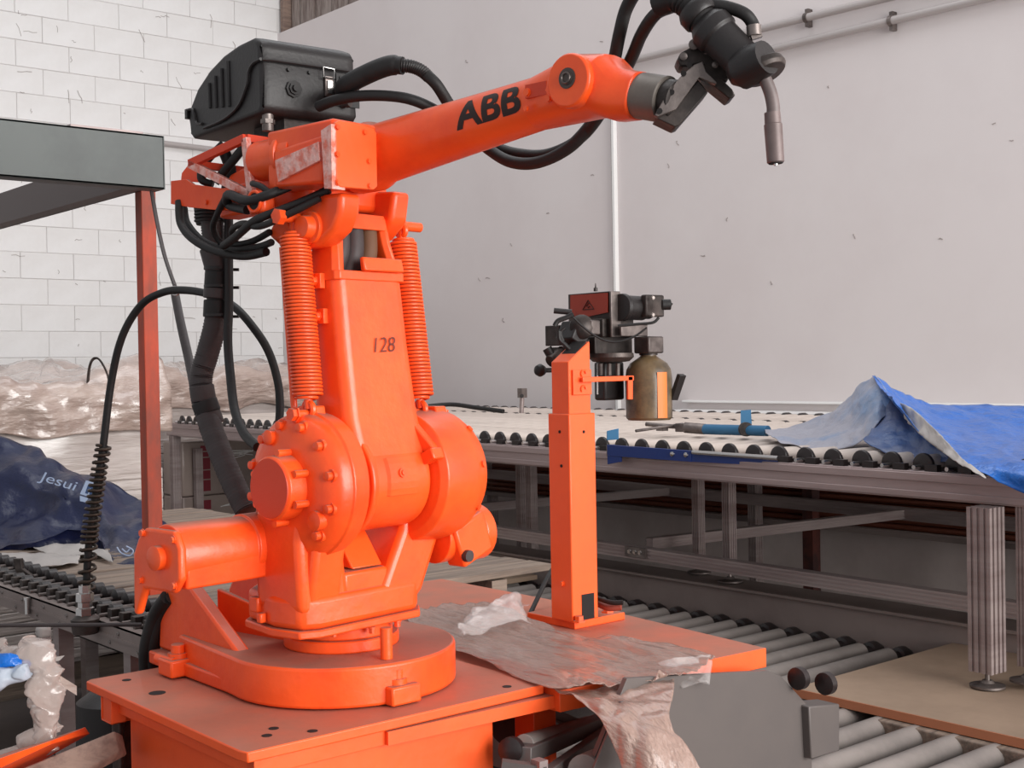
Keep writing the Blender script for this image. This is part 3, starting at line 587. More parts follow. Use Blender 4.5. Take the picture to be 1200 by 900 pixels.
# triangular carrier frame for the case
A_ = rs(288, 162, .15); B_ = rs(295, 229, .15); C_ = rs(223, 192, .15)
for p, q, m_, n_ in ((A_, B_, SHEEN, 'frame_strut'), (C_, B_, SHEEN, 'frame_strut'), (C_, A_, ORD, 'frame_rail')):
    b = B(ROB); b.bar(p, q, .016, .012, (0, 1, 0)); rp(b, n_, m_, bev=.001)
b = B(ROB); b.bar(C_+Vector((0, -.16, 0)), A_+Vector((0, -.16, 0)), .016, .012, (0, 1, 0)); b.bar(C_, C_+Vector((0, -.16, 0)), .014, .014); b.bar(A_, A_+Vector((0, -.16, 0)), .014, .014); rp(b, 'frame_rail', ORD)
b = sprism([(200, 212), (218, 210), (226, 216), (270, 222), (283, 240), (262, 247), (222, 243), (200, 239)], .13, .122); pl = rp(b, 'rear_bracket_plate', ORA, bev=.001)
b = B(ROB); b.hexbolt(rs(242, 237, .13), (0, 1, 0), .005, .004, 10); rp(b, 'plate_screw', None, pl)
b = sprism([(212, 212), (213, 203), (220, 194), (230, 190), (240, 200), (236, 214)], .10, .092); rp(b, 'rear_gusset', ORA)
b = sprism([(262, 225), (268, 205), (284, 196), (300, 200), (300, 240), (270, 240)], .085, .03); rp(b, 'rear_housing', ORA, bev=.006)
b = B(ROB); b.bar(rs(215, 244, .06), rs(285, 248, .06), .05, .05, (0, 1, 0)) if False else b.bar(rs(268, 240, .09), rs(330, 225, .09), .06, .05, (0, 1, 0)); rp(b, 'rear_arm', ORA, bev=.006)
# ---- upper arm
U0 = Vector((.10, 0, 1.010)); U1 = Vector((.645, 0, 1.060)); ua = (U1-U0).normalized(); UL = (U1-U0).length
b = B(ROB); b.lathe(U0-ua*.03, U1, [(0, .062), (.05, .066), (.058, .064), (.075, .057), (.16, .054), (.40, .046), (.44, .045), (.47, .044)], 40); rp(b, 'upper_arm', bev=.0015)
kn = U1; wd = ROB.to_3x3().inverted()
# wrist fork: side bulges
b = B(ROB)
def oval(c, d, up_, hu, hs, n=20, e=.75):
    d = d.normalized(); x = Vector((0, 1, 0)); y = d.cross(x).normalized()
    return [c+x*(hs*math.copysign(abs(cos(t))**e, cos(t)))+y*(hu*math.copysign(abs(sin(t))**e, sin(t))) for t in [2*pi*i/n for i in range(n)]]
w1_ = Vector((.725, 0, 1.036)); 
loft(b, [oval(U0+ua*.43, ua, 0, .0445, .0445, e=1), oval(U0+ua*.49, ua, 0, .047, .053), oval(kn+Vector((-.01, 0, .001)), ua, 0, .052, .060), oval(kn+Vector((.03, 0, -.004)), (w1_-kn), 0, .049, .058), oval(w1_+Vector((-.02, 0, .0)), (w1_-kn), 0, .041, .046), oval(w1_+Vector((.015, 0, -.006)), (w1_-kn), 0, .037, .038)])
rp(b, 'wrist_housing', bev=.002)
b = B(ROB); b.lathe(kn+Vector((0, .045, 0)), kn+Vector((0, 1, 0)), [(0, .043), (.018, .043), (.021, .040)], 32); wc = rp(b, 'wrist_cover', bev=.001)
b = B(ROB); b.lathe(kn+Vector((0, .0655, .003)), kn+Vector((0, 1, .003)), [(0, .0165), (.002, .0165), (.0021, .011), (.004, .011)], 20); rp(b, 'wrist_seal', DRK, wc)
b = B(ROB); b.tube([kn+Vector((.008*cos(a), .0705, .003+.008*sin(a))) for a in [2*pi*i/10 for i in range(10)]], .0018, 6, 2, closed=True); rp(b, 'seal_ring', GRM, wc)
b = B(ROB); c = U0+ua*.470+Vector((0, .050, .006)); b.box(c, (.045, .006, .022)); rp(b, 'arm_recess', ORD)
b = B(ROB); b.hexbolt(c+Vector((-.018, .003, -.002)), (0, 1, 0), .006, .004, 10); b.hexbolt(c+Vector((-.02, .003, -.028)), (0, 1, 0), .004, .004, 8); b.hexbolt(c+Vector((.03, .006, -.02)), (0, 1, 0), .005, .004, 8); rp(b, 'arm_screw')
# ABB mark wrapped on the tube
Uw0 = ROB @ (U0-ua*.03); uw = (ROB.to_3x3() @ ua).normalized()
def on_tube(px, py):
    d = ray(px, py).normalized(); best = None
    # march to the cone surface
    t = 1.6
    while t < 3.2:
        p = CAM+d*t; q = p-Uw0; h = q.dot(uw); r = (q-uw*h).length; R_ = tuber(h)
        if r < R_: return p
        t += .001
    return p
def tuber(h):
    pr = [(0, .062), (.05, .066), (.058, .064), (.075, .057), (.16, .054), (.40, .046), (.44, .045), (.6, .044)]
    for (a, ra), (c, rc) in zip(pr, pr[1:]):
        if a <= h <= c: return ra+(rc-ra)*(h-a)/(c-a)
    return .05
p = on_tube(575, 126); h0 = (p-Uw0).dot(uw); e1 = (p-Uw0-uw*h0).normalized(); e2 = uw.cross(e1)
sg = 1 if (e2.z > 0) else -1
def wrap(x, y):
    h = h0-.006+x*1.2; R_ = tuber(h)+.0006; a = y/R_; return Uw0+uw*h+(e1*cos(a)+e2*(sg*sin(a)))*R_
put_text('abb_mark', 'ABB', .066, wrap, INK, rb, bold=.0022, shear=.0, label='black ABB lettering')
# wrist flange
wdir = Vector((.10, 0, -.028)).normalized()
b = B(ROB); b.lathe(w1_+Vector((.002, 0, -.002)), w1_+wdir, [(0, .036), (.062, .036), (.064, .034)], 36); rp(b, 'tool_flange', mat('greenish_grey_flange', (120, 112, 104), .5, metal=.3, col2=(104, 96, 90), vscale=6), label='grey round flange')
b = B(ROB); b.lathe(w1_+wdir*.064, w1_+wdir*2, [(0, .030), (.022, .031), (.024, .026)], 30); rp(b, 'flange_ring', DRK)
# ================================================================== WELDING TORCH
tc = at(850, 80, 1.93)
wt = thing('welding_torch', 'dark welding torch with a curved grey nozzle hanging from the wrist', 'torch', at(850, 110, 1.93))
D = 1.95
def A(px, py, d=D): return at(px, py, d)
toC = -FW
b = B(); b.prism([A(766, 137), A(780, 112), A(796, 92), A(812, 78), A(822, 74), A(826, 86), A(838, 98), A(838, 101), A(818, 93), A(791, 130), A(770, 139)], RT*0-FW*.012); build(b, 'bracket_face', GRM, wt, bev=.001)
b = B(); b.prism([A(768, 138), A(791, 149), A(796, 147), A(830, 108), A(818, 93), A(790, 128)], FW*.05); build(b, 'bracket_body', DRK, wt, bev=.002)
b = B(); b.prism([A(818, 78), A(826, 74), A(858, 104), A(862, 112), A(855, 116), A(838, 102), A(826, 92)], FW*.05); build(b, 'bracket_foot', DRK, wt, bev=.002)
for x, y in ((773, 130), (787, 108), (801, 86), (808, 76), (783, 107)):
    b = B(); b.lathe(A(x, y, D-.012), A(x, y, 1), [(0, .0045), (.003, .0045)], 10); build(b, 'bracket_hole', DARKIN, wt)
b = B(); b.prism([A(794, 70), A(797, 62), A(808, 56), A(812, 50), A(822, 50), A(826, 58), A(842, 68), A(856, 88), A(852, 96), A(838, 92), A(822, 74), A(808, 78), A(798, 78)], FW*.045); build(b, 'clamp_plate', DRK, wt, bev=.003)
for x, y, r in ((813, 52, .008), (801, 66, .006), (838, 76, .005), (828, 60, .005)):
    b = B(); b.lathe(A(x, y, D-.001), A(x, y, 1), [(0, r), (.008, r), (.009, r*.6)], 12); build(b, 'clamp_bolt', GRM, wt)
b = B(); d0 = A(826, 26, 1.93); d1 = A(884, 84, 1.90); ll = (d1-d0).length
b.lathe(d0, d1, [(0, .026), (.012, .034), (.03, .034), (.034, .030), (ll*.72, .029), (ll*.78, .033), (ll*.9, .036), (ll, .030)], 32); build(b, 'torch_body', BLK, wt, bev=.001)
b = B(); b.lathe(A(868, 84, 1.90), A(868, 84, 1.90)+(A(893, 70, 1.87)-A(868, 84, 1.90)).normalized(), [(0, .028), (.02, .03), (.05, .026)], 20); build(b, 'collar', BLK, wt)
b = B(); c = A(888, 72, 1.89); n_ = (A(900, 92, 1.872)-A(884, 62, 1.885)).normalized(); c = A(892, 76, 1.885); b.lathe(c, c+n_, [(0, .020), (.002, .032), (.012, .034), (.018, .030)], 28); build(b, 'guard_disc', DRK, wt, bev=.001)
b = B(); b.tube([A(884, 72, 1.885), A(893, 86, 1.88), A(902, 106, 1.88), A(906, 124, 1.88), A(906, 140, 1.88)], .0098, 14, 6); build(b, 'swan_neck', mat('neck_grey', (112, 98, 96), .5, col2=(88, 76, 74), vscale=12), wt)
b = B(); a = A(905, 132, 1.88); c = A(909, 191, 1.88); l = (c-a).length; b.lathe(a, c, [(0, .0118), (l*.22, .0122), (l*.24, .0135), (l*.98, .0128), (l, .0115)], 20); nz_ = build(b, 'nozzle', mat('nozzle_grey', (116, 100, 98), .5, metal=.2, col2=(98, 84, 82), vscale=12), wt)
b = B(); b.lathe(c, c+(c-a), [(0, .0105), (.0012, .0105)], 16); build(b, 'nozzle_opening', DARKIN, nz_)
b = B(); b.lathe(c, c+(c-a), [(0, .0035), (.004, .003)], 10); build(b, 'contact_tip', STL, nz_)
b = B(); b.tube([A(770, 6, 1.97), A(790, -2, 1.95), A(806, 4, 1.94), A(820, 20, 1.93), A(832, 34, 1.93)], .025, 16, 5, rfun=lambda t: .019+.006*t+.0012*sin(t*60)); build(b, 'cable_sleeve', RUB, wt)
b = B(); b.lathe(A(812, 10, 1.935), A(836, 36, 1.92), [(0, .026), (.006, .029), (.02, .029), (.024, .026)], 20); build(b, 'sleeve_nut', BLK, wt)
b = B(); b.tube([A(822, 4, 1.93), A(850, 8, 1.92), A(872, 16, 1.91), A(882, 28, 1.91), A(884, 38, 1.905)], .0095, 12, 6); build(b, 'gas_hose', RUB, wt)
b = B(); b.cyl(A(883, 30, 1.90), A(884, 42, 1.90), .011, n=14); b.bar(A(880, 44, 1.90), A(892, 40, 1.90), .009, .009); build(b, 'hose_fitting', GRM, wt)
# ================================================================== CASE
cz = rat(308, 132, 2.42)
MC = Matrix.Translation(ROB @ cz) @ ROB.to_3x3().to_4x4() @ Matrix.Rotation(radians(11), 4, 'Z')
CL, CW, CH = .36, .207, .150     # along -f, along -s, up
wc_ = thing('wire_feeder_case', 'black ribbed plastic equipment case on top of the orange robot', 'case', ROB @ cz)
# cross-section of the case looking along s: curved lid
sec = [(0, .012), (0, .09), (-.005, .105), (-.005, .128), (-.014, .142), (-.035, .150), (-.10, .150), (-.17, .143), (-.24, .126), (-.30, .100), (-.338, .068), (-.348, .045), (-.342, .012), (-.33, 0), (-.01, 0)]
b = B(MC); n = len(sec); rings = []
for s_, k in ((.0, .965), (-.006, .99), (-.02, 1.0), (-CW+.02, 1.0), (-CW+.006, .99), (-CW, .965)):
    rings.append([Vector((-.18+(f+.18)*k, s_, .075+(u-.075)*k)) for f, u in sec])
loft(b, rings); build(b, 'shell', BLK, wc_, bev=.006, seg=3, ang=50)
# lid seam rim
def cs(f, u, o=.0035): return Vector((f, o, u))
b = B(MC); b.tube([cs(.003, .10), cs(-.03, .098), cs(-.05, .085), cs(-.06, .06), cs(-.10, .028), cs(-.17, .014), cs(-.26, .012)], .0032, 6, 8); b.tube([Vector((.002, .0, .10)), Vector((.004, -.02, .101)), Vector((.004, -CW+.02, .101)), Vector((.0, -CW, .10))], .003, 6, 1); build(b, 'lid_seam', BLK, wc_)
for i, f in enumerate((-.145, -.175, -.205, -.235)):
    b = B(MC); b.tube([cs(f, .126-.009*i, .001), cs(f+.001, .08, .001), cs(f+.002, .036+.004*i, .001)], .0036, 8, 4); build(b, 'lid_rib', BLK, wc_)
b = B(MC); b.tube([cs(-.340, .062), cs(-.318, .060), cs(-.308, .046), cs(-.298, .028), cs(-.27, .022)], .003, 6, 8); b.box((-.346, -.01, .055), (.012, .03, .02)); build(b, 'rear_hinge', BLK, wc_)
def cf(s, u, o=.0): return Vector((.001+o, -s, u))
b = B(MC); b.lathe(cf(.065, .052), cf(.065, .052, 1), [(0, .017), (.004, .017), (.0041, .012), (.008, .012), (.0081, .007), (.014, .007)], 8); build(b, 'round_socket', RUB, wc_)
for s_ in (.055, .10):
    b = B(MC); b.lathe(cf(s_, .088), cf(s_, .088, 1), [(0, .004), (.004, .004)], 8); build(b, 'rivet', RUB, wc_)
b = B(MC); b.bx((.0, -.150, .046), (.006, -.132, .085)); lt = build(b, 'latch', GRM, wc_, bev=.001)
b = B(MC); P = [cf(s_, u, .009) for s_, u in ((.126, .100), (.150, .099), (.150, .080), (.126, .081))]; b.tube(P, .0015, 6, 1, closed=True); b.bx((.006, -.146, .05), (.010, -.136, .075)); build(b, 'latch_wire', STL, lt)
b = B(MC); b.bx((.0, -.21, .03), (.003, -.158, .094)); [b.lathe(cf(.168, .085, .003), cf(.168, .085, 1), [(0, .004), (.002, .004)], 8)]; build(b, 'connector_panel', RUB, wc_)
b = B(MC); b.lathe(cf(.172, .032, -.002), cf(.185, .038, .03), [(0, .006), (.012, .006), (.012, .0085), (.02, .0085)], 8); build(b, 'hose_nipple', GRM, wc_)
b = B(MC); b.cyl((-.02, -.02, -.03), (-.02, -.02, .002), .011, n=14); b.lathe((-.02, -.02, -.016), (-.02, -.02, 1), [(0, .014), (.008, .014)], 6); build(b, 'mounting_stud', GRM, wc_)
b = B(MC); b.bx((-.28, -CW+.03, -.028), (-.03, -CW+.08, .002)); b.bx((-.16, -.15, -.03), (-.03, -.06, .002)); build(b, 'mounting_skid', DRK, wc_)
# ================================================================== CABLES
def cable(name, lab, pts, r, m_=RUB, sub=8, n=10, cat='cable', group=None, **k):
    b = B(); b.tube([at(*p) for p in pts], r, n, sub, **k); return tag(build(b, name, m_), lab, cat, group)
# big sleeve from the case
rip = lambda r, c, a: (lambda t: r+a*sin(t*c))
cn = MC @ cf(.185, .055, -.01)
b = B(); P = [cn, at(405, 101, 2.42), at(432, 86, 2.38), at(456, 77, 2.36), at(472, 77, 2.35)]; b.tube(P, .017, 14, 10, rfun=lambda t: .0185 if t < .86 else .0165)
tag(build(b, 'hose_sleeve', RUB), 'thick black hose sleeve leaving the latch side of the case', 'hose')
b = B(); b.tube([at(468, 76.5, 2.351), at(482, 78, 2.35), at(494, 83, 2.345), at(502, 90, 2.34)], .0125, 12, 14, rfun=lambda t: .0128-.002*t+.0009*sin(t*90)); tag(build(b, 'strain_relief', BLK), 'ribbed black strain relief on the end of the case hose', 'hose')
cable('torch_cable', 'black cable dropping from the ribbed strain relief behind the upper arm', [(500, 88, 2.34), (512, 100, 2.34), (526, 122, 2.36), (545, 150, 2.40), (574, 176, 2.40), (600, 190, 2.36), (632, 190, 2.32), (668, 172, 2.28), (697, 140, 2.24), (708, 118, 2.20), (718, 80, 2.14), (726, 40, 2.10), (735, 8, 2.08), (752, -14, 2.05), (778, -6, 2.0), (786, 0, 1.975)], .0112)
cable('torch_cable', 'thinner black cable arching from the case nipple behind the upper arm', [(373, 125, 2.45), (395, 117, 2.42), (430, 112, 2.38), (475, 115, 2.36), (510, 129, 2.38), (540, 150, 2.42), (580, 172, 2.42), (612, 181, 2.38), (645, 180, 2.34), (682, 160, 2.27), (712, 120, 2.2), (738, 72, 2.13), (752, 40, 2.08), (768, 17, 2.03), (786, 8, 2.0), (800, 5, 1.96)], .0105)
# hose package down the back of the robot
hb = thing('hose_package', 'thick black corrugated hose with tape wraps falling behind the robot', 'hose', at(262, 520, 2.75))
hp = [(246, 242, 2.74), (249, 265, 2.74), (252, 300, 2.75), (256, 340, 2.76), (252, 380, 2.77), (243, 415, 2.78), (236, 440, 2.78), (237, 465, 2.77), (247, 500, 2.74), (260, 535, 2.71), (276, 572, 2.68), (290, 600, 2.66)]
b = B(); b.tube([at(*p) for p in hp], .025, 18, 20, rfun=lambda t: .0245+.0011*sin(t*620)); build(b, 'corrugated_hose', RUBG, hb, ang=80)
for a, c, r, m_ in (((244, 240), (247, 262), .031, RUB), ((249, 290), (256, 315), .0285, RUBG), ((256, 318), (255, 335), .0285, RUB), ((255, 338), (254, 350), .029, RUBG), ((254, 352), (253, 372), .0275, RUB), ((236, 452), (239, 470), .0265, RUBG), ((239, 470), (244, 484), .028, RUB), ((244, 484), (249, 498), .0265, RUBG)):
    b = B(); p = at(*a, 2.755); q = at(*c, 2.755); b.lathe(p, q, [(0, r*.98), (.003, r), ((q-p).length-.003, r), ((q-p).length, r*.98)], 20); build(b, 'tape_wrap', m_, hb, bev=.001)
for y_ in (316, 337, 371):
    b = B(); c = at(256, y_, 2.755); b.lathe(c, c+Vector((0, 0, 1)), [(0, .031), (.006, .031)], 20); b.bar(c+RT*.028, c+RT*.044, .008, .006); build(b, 'cable_tie', BLK, hb)
for y_ in range(244, 264, 4):
    b = B(); c = at(246, y_, 2.74); b.lathe(c, c+Vector((0, 0, 1)), [(0, .033), (.004, .033)], 20); build(b, 'bellows_ring', RUB, hb)
cable('control_cable', 'black cable hanging straight beside the corrugated hose into the shoulder', [(268, 250, 2.73), (268, 300, 2.73), (268, 360, 2.73), (267, 400, 2.72), (270, 440, 2.68), (275, 480, 2.62), (286, 508, 2.54), (302, 524, 2.46)], .0095)
ar = cable('air_hose', 'long black hose arching from the spring guard over the orange post to the shoulder', [(101, 690, 3.12), (104, 640, 3.12), (112, 580, 3.12), (120, 530, 3.12), (130, 450, 3.12), (143, 395, 3.1), (165, 358, 3.08), (190, 343, 3.04), (215, 340, 2.98), (245, 345, 2.9), (275, 360, 2.84), (300, 388, 2.8), (316, 415, 2.78), (326, 450, 2.76), (328, 480, 2.74), (326, 505, 2.72)], .0092, sub=8, cat='hose')
sp = []
p0 = at(122, 522, 3.12); p1 = at(102, 698, 3.12); dd = (p1-p0); zz = dd.normalized(); xx = zz.orthogonal().normalized(); yy_ = zz.cross(xx); T_ = 22
hosep = [at(121.5, 522, 3.12), at(116, 552, 3.12), at(112, 580, 3.12), at(107, 612, 3.12), at(104, 640, 3.12), at(101, 690, 3.12)]
hs = spline(hosep, 40); N = T_*14
for i in range(N+1):
    t = i/N; c = hs[min(int(t*(len(hs)-1)), len(hs)-1)]; a = 2*pi*T_*t; r = .016+.003*t; sp.append(c+xx*(r*cos(a))+yy_*(r*sin(a)))
b = B(); b.tube(sp, .0042, 6, 1); tag(build(b, 'spring_guard', mat('brown_spring_wire', (74, 62, 54), .45, metal=.6), ang=80), 'open coil spring guard around the foot of the long black hose', 'spring')
ff = thing('hose_fitting', 'shiny steel hose fitting at the foot of the coil spring guard', 'fitting', at(100, 725, 3.1))
b = B(); q = at(100, 722, 3.1); z1 = Vector((0, 0, 1)); b.lathe(q, q+z1, [(0, .022), (.02, .022), (.022, .017), (.034, .017), (.036, .021), (.056, .021), (.058, .014), (.075, .014)], 6); build(b, 'nut', STL, ff)
b = B(); q2 = at(100, 742, 3.1); b.lathe(q2, q2+z1, [(0, .03), (.035, .034), (.045, .02)], 16); build(b, 'base', DRK, ff)
cable('flat_strap', 'brownish grey flat hose hanging beside the orange post', [(178, 226, 3.5), (184, 260, 3.45), (193, 300, 3.35), (206, 338, 3.2)], .0125, RUBG, flat=.4)
cable('flat_strap', 'brownish grey flat hose running from the tie to the corrugated hose', [(205, 344, 3.19), (212, 380, 3.1), (221, 420, 3.0), (228, 455, 2.88), (231, 468, 2.84)], .0125, RUBG, flat=.5)
b = B(); c = at(205, 341, 3.1); b.tube([c+RT*(.011*cos(a))+UP*(.011*sin(a)) for a in [2*pi*i/10 for i in range(10)]], .0022, 6, 2, closed=True); tag(build(b, 'wire_tie', STL), 'small wire ring joining the hanging strap and the black hose', 'tie')
# loose cable loops at the elbow
loops = [([(210, 236, 2.62), (212, 262, 2.6), (226, 280, 2.56), (252, 294, 2.52), (285, 300, 2.48), (312, 295, 2.42)], .0085, 'lowest black cable loop hanging under the rear of the elbow'),
 ([(216, 244, 2.66), (220, 262, 2.64), (238, 282, 2.6), (268, 293, 2.54), (300, 290, 2.47), (318, 284, 2.4)], .007, 'inner black cable loop hanging under the rear of the elbow'),
 ([(384, 205, 2.36), (350, 214, 2.38), (315, 228, 2.36), (290, 235, 2.38), (268, 228, 2.45), (268, 240, 2.5), (290, 246, 2.42)], .009, 'thick black cable looping back beside the hollow clamp block'),
 ([(386, 222, 2.33), (360, 234, 2.34), (330, 246, 2.35), (300, 258, 2.36), (278, 276, 2.42), (262, 288, 2.5)], .008, 'black cable crossing below the hollow clamp block'),
 ([(352, 214, 2.38), (322, 226, 2.36), (305, 218, 2.37), (296, 215, 2.4)], .006, 'short black cable entering above the hollow clamp block'),
 ([(375, 232, 2.32), (340, 250, 2.33), (305, 265, 2.35), (285, 262, 2.42), (272, 270, 2.5), (276, 284, 2.55)], .0065, 'black cable looping in front of the spring pin'),
 ([(264, 232, 2.5), (255, 250, 2.52), (250, 268, 2.55), (262, 286, 2.56), (292, 284, 2.5), (316, 272, 2.42)], .0065, 'black cable curling down from the rear bracket plate'),
 ([(262, 168, 2.6), (240, 192, 2.6), (236, 210, 2.6), (250, 216, 2.6)], .008, 'black cable behind the triangular frame, left one'),
 ([(286, 172, 2.58), (270, 192, 2.58), (252, 214, 2.58)], .009, 'black cable behind the triangular frame, right one'),
 ([(262, 176, 2.62), (270, 200, 2.62), (266, 225, 2.6), (272, 252, 2.58)], .012, 'thick black cable running down behind the triangular frame')]
for P, r, lb in loops: cable('elbow_cable', lb, P, r, RUB, group='cables at the robot elbow')
for i, x in enumerate((0, 7)):
    cable('base_cable', ('front' if i else 'rear')+' black cable running up behind the robot base', [(170+x, 860, 2.75), (172+x, 800, 2.74), (172+x, 760, 2.72), (182+x, 722, 2.7), (196+x, 700, 2.66)], .016, RUB)
# ================================================================== ORANGE PILLAR
N0 = onZ(671, 729, .902); pl_ = thing('square_pillar', 'orange square steel pillar standing on the work platform', 'pillar', N0)
q = onZ(678, 737, .882)
b = B(); b.bx(q+Vector((-.012, 0, 0)), q+Vector((.155, .17, .018))); build(b, 'base_plate', ORF, pl_, bev=.002)
zt = at(669, 485, (N0-CAM).dot(FW)).z; zt2 = at(666, 424, (N0-CAM).dot(FW)).z; zp = at(692, 400, (N0-CAM).dot(FW)+.05).z
b = B(); b.bx(N0+Vector((0, 0, -.002)), Vector((N0.x+.084, N0.y+.074, zt))); build(b, 'lower_post', ORF, pl_, bev=.003)
b = B(); x0, y0 = N0.x+.006, N0.y+.006; x1, y1 = x0+.070, y0+.060
b.hexa([(x0, y0, zt-.02), (x1, y0, zt-.02), (x1, y1, zt-.02), (x0, y1, zt-.02), (x0, y0, zt2), (x1, y0, zp), (x1, y1, zp), (x0, y1, zt2)]); build(b, 'upper_post', ORF, pl_, bev=.002)
b = B(); b.hexa([(x0+.006, y0+.006, zt2-.004), (x1-.006, y0+.006, zp-.004), (x1-.006, y1-.006, zp-.004), (x0+.006, y1-.006, zt2-.004), (x0+.006, y0+.006, zt2+.001), (x1-.006, y0+.006, zp+.001), (x1-.006, y1-.006, zp+.001), (x0+.006, y1-.006, zt2+.001)]); build(b, 'post_opening', DARKIN, pl_)
b = B(); b.bx((N0.x+.03, N0.y-.0012, N0.z+.0), (N0.x+.07, N0.y+.001, N0.z+.06)); build(b, 'cable_opening', DARKIN, pl_)
for x, y, n_ in ((656, 506, 0), (658, 546, 0), (659, 684, 0), (684, 506, 1)):
    p = onX(x, y, N0.x) if not n_ else onY(x, y, N0.y)
    b = B(); b.hexbolt(p, (-1, 0, 0) if not n_ else (0, -1, 0), .006 if y > 600 else .003, .006 if y > 600 else .002, 12); build(b, 'bolt', ORF if y > 600 else DARKIN, pl_)
p = q+Vector((.125, .03, .018)); b = B(); b.lathe(p, p+Vector((0, 0, 1)), [(0, .016), (.004, .016), (.004, .011), (.014, .011)], 6); build(b, 'anchor_bolt', ORF, pl_)
p = Vector((N0.x+.012, N0.y-.01, .902)); b = B(); b.lathe(p, p+Vector((0, 0, 1)), [(0, .016), (.004, .016), (.004, .011), (.014, .011)], 6); build(b, 'anchor_bolt', ORF, pl_)
py = y0
b = B(); b.hexa([tuple(onY(x, y, py-.002)) for x, y in ((672, 464), (692, 462), (692, 462), (672, 464))]+[tuple(onY(x, y, py-.002)) for x, y in ((672, 433), (692, 431), (692, 431), (672, 433))]) if False else b.bx(onY(672, 463, py-.006), onY(691, 433, py+.0)); build(b, 'arm_plate', ORF, pl_, bev=.001)
b = B(); p0_ = onY(682, 445, py-.016); p1_ = onY(742, 443, py-.016); b.bar(p0_, p1_, .006, .012); b.bar(onY(738, 441, py-.016), onY(738, 468, py-.016), .016, .006, (0, 1, 0)); build(b, 'support_arm', ORF, pl_, bev=.001)
for y in (438, 456):
    b = B(); c = onY(684, y, py-.008); b.tube([c+Vector((.008*cos(a), 0, .008*sin(a))) for a in (0, 1, 2, 3, 4)], .0022, 6, 3); build(b, 'clip', ORF, pl_)
fh = [(690, 704, 3.12), (700, 707, 3.08), (713, 712, 3.05), (728, 711, 3.04)]
cable('drain_hose', 'reddish hose coming out of the foot of the square pillar', fh, .0085, mat('reddish_hose', (150, 70, 56), .5), cat='hose')
cable('drain_hose', 'black hose coming out of the foot of the square pillar', [(688, 697, 3.12), (700, 701, 3.06), (716, 706, 3.03), (730, 706, 3.02)], .006, RUB, cat='hose')
cable('platform_cable', 'thin dark cable leaning behind the square pillar toward the platform', [(652, 660, 3.35), (640, 680, 3.3), (628, 705, 3.25), (620, 722, 3.2)], .006, RUB)
# ================================================================== CLEANING UNIT ON THE PILLAR
DG = 3.12; KG = DG/1500
gu = thing('torch_cleaning_unit', 'dark greasy torch cleaning unit with red panel bolted on top of the pillar', 'machine', at(712, 420, DG))
def nb(b, px, py, w1, w2, h, d=DG):
    """box with near top corner at the pixel; w1 px to the right (-Y face), w2 px to the left (-X face), h px down"""
    p = at(px, py, d); return b.bx(p, p+Vector((w1*KG/.762, w2*KG/.647, -h*KG)))
def gp(name, m_, *a, bev=.002, **k):
    b = B(); nb(b, *a, **k); return build(b, name, m_, gu, bev=bev)
gp('gearbox', DRK, 716, 341, 12, 48, 54)
b = B(); xf = at(716, 341, DG).x-.002; b.prism([onX(669, 346, xf), onX(713, 343, xf), onX(713, 366, xf), (onX(690, 371, xf)), onX(669, 371, xf)], (-.002, 0, 0)); rpn = build(b, 'red_panel', REDP, gu)
b = B(); P = [onX(689, 352, xf-.003), onX(696, 362, xf-.003), onX(683, 363, xf-.003)]; b.tube(P, .0013, 6, 1, closed=True); b.tube([onX(690, 355, xf-.003), onX(687, 359, xf-.003), onX(691, 359, xf-.003), onX(689, 361, xf-.003)], .001, 5, 1); build(b, 'warning_triangle', INK, rpn)
b = B(); p = at(698, 339, DG+.03); b.lathe(p+Vector((0, 0, -.005)), p+Vector((0, 0, 1)), [(0, .005), (.008, .005), (.01, .002), (.02, .001)], 8); build(b, 'lifting_eye', DRK, gu)
gp('front_column', GRM, 716, 341, 12, 2, 54, d=DG-.008)
b = B(); a_ = at(727, 360, DG); c_ = a_+Vector((.10, .0, -.002)); b.lathe(a_, c_, [(0, .033), (.012, .034), (.016, .030), (.075, .030), (.08, .026), (.10, .026)], 24); build(b, 'motor', BLK, gu, bev=.001)
gp('motor_end_block', DRK, 757, 345, 24, 6, 26, bev=.004)
b = B(); a_ = at(776, 357, DG-.02); b.lathe(a_, a_+Vector((1, -.7, 0)), [(0, .013), (.02, .013), (.022, .006)], 14); a2 = at(780, 357, DG-.02); b.tube([a2, at(784, 359, DG-.02), at(787, 355, DG-.02)], .004, 8, 3); build(b, 'regulator_knob', RUB, gu)
for y in (346, 366):
    b = B(); b.hexbolt(at(765, y+3, DG-.005), (-.3, -1, 0), .004, .004); build(b, 'block_screw', GRM, gu)
gp('middle_block', DRK, 706, 373, 40, 18, 22, bev=.003)
gp('slide_plate', GRM, 728, 380, 34, 2, 14, d=DG-.02)
gp('lower_block', DRK, 697, 394, 48, 10, 22, bev=.003)
gp('side_block', GRM, 760, 394, 20, 16, 20, bev=.004)
b = B(); a_ = at(716, 414, DG+.02); b.lathe(a_, a_+Vector((0, 0, -1)), [(0, .055), (.01, .056), (.02, .045), (.022, .03)], 24); build(b, 'round_base', DRK, gu)
gp('black_canister', BLK, 708, 424, 26, 12, 46, d=DG+.04, bev=.006)
for x in (704, 714, 724):
    b = B(); b.bar(at(x, 426, DG+.0), at(x, 440, DG+.0), .008, .006, (0, 1, 0)); build(b, 'canister_rib', GRM, gu)
b = B(); b.bar(at(700, 426, DG), at(700, 462, DG), .003, .003, (0, 1, 0)); build(b, 'guide_wire', STL, gu)
gp('left_block', DRK, 655, 381, 6, 16, 24, bev=.002)
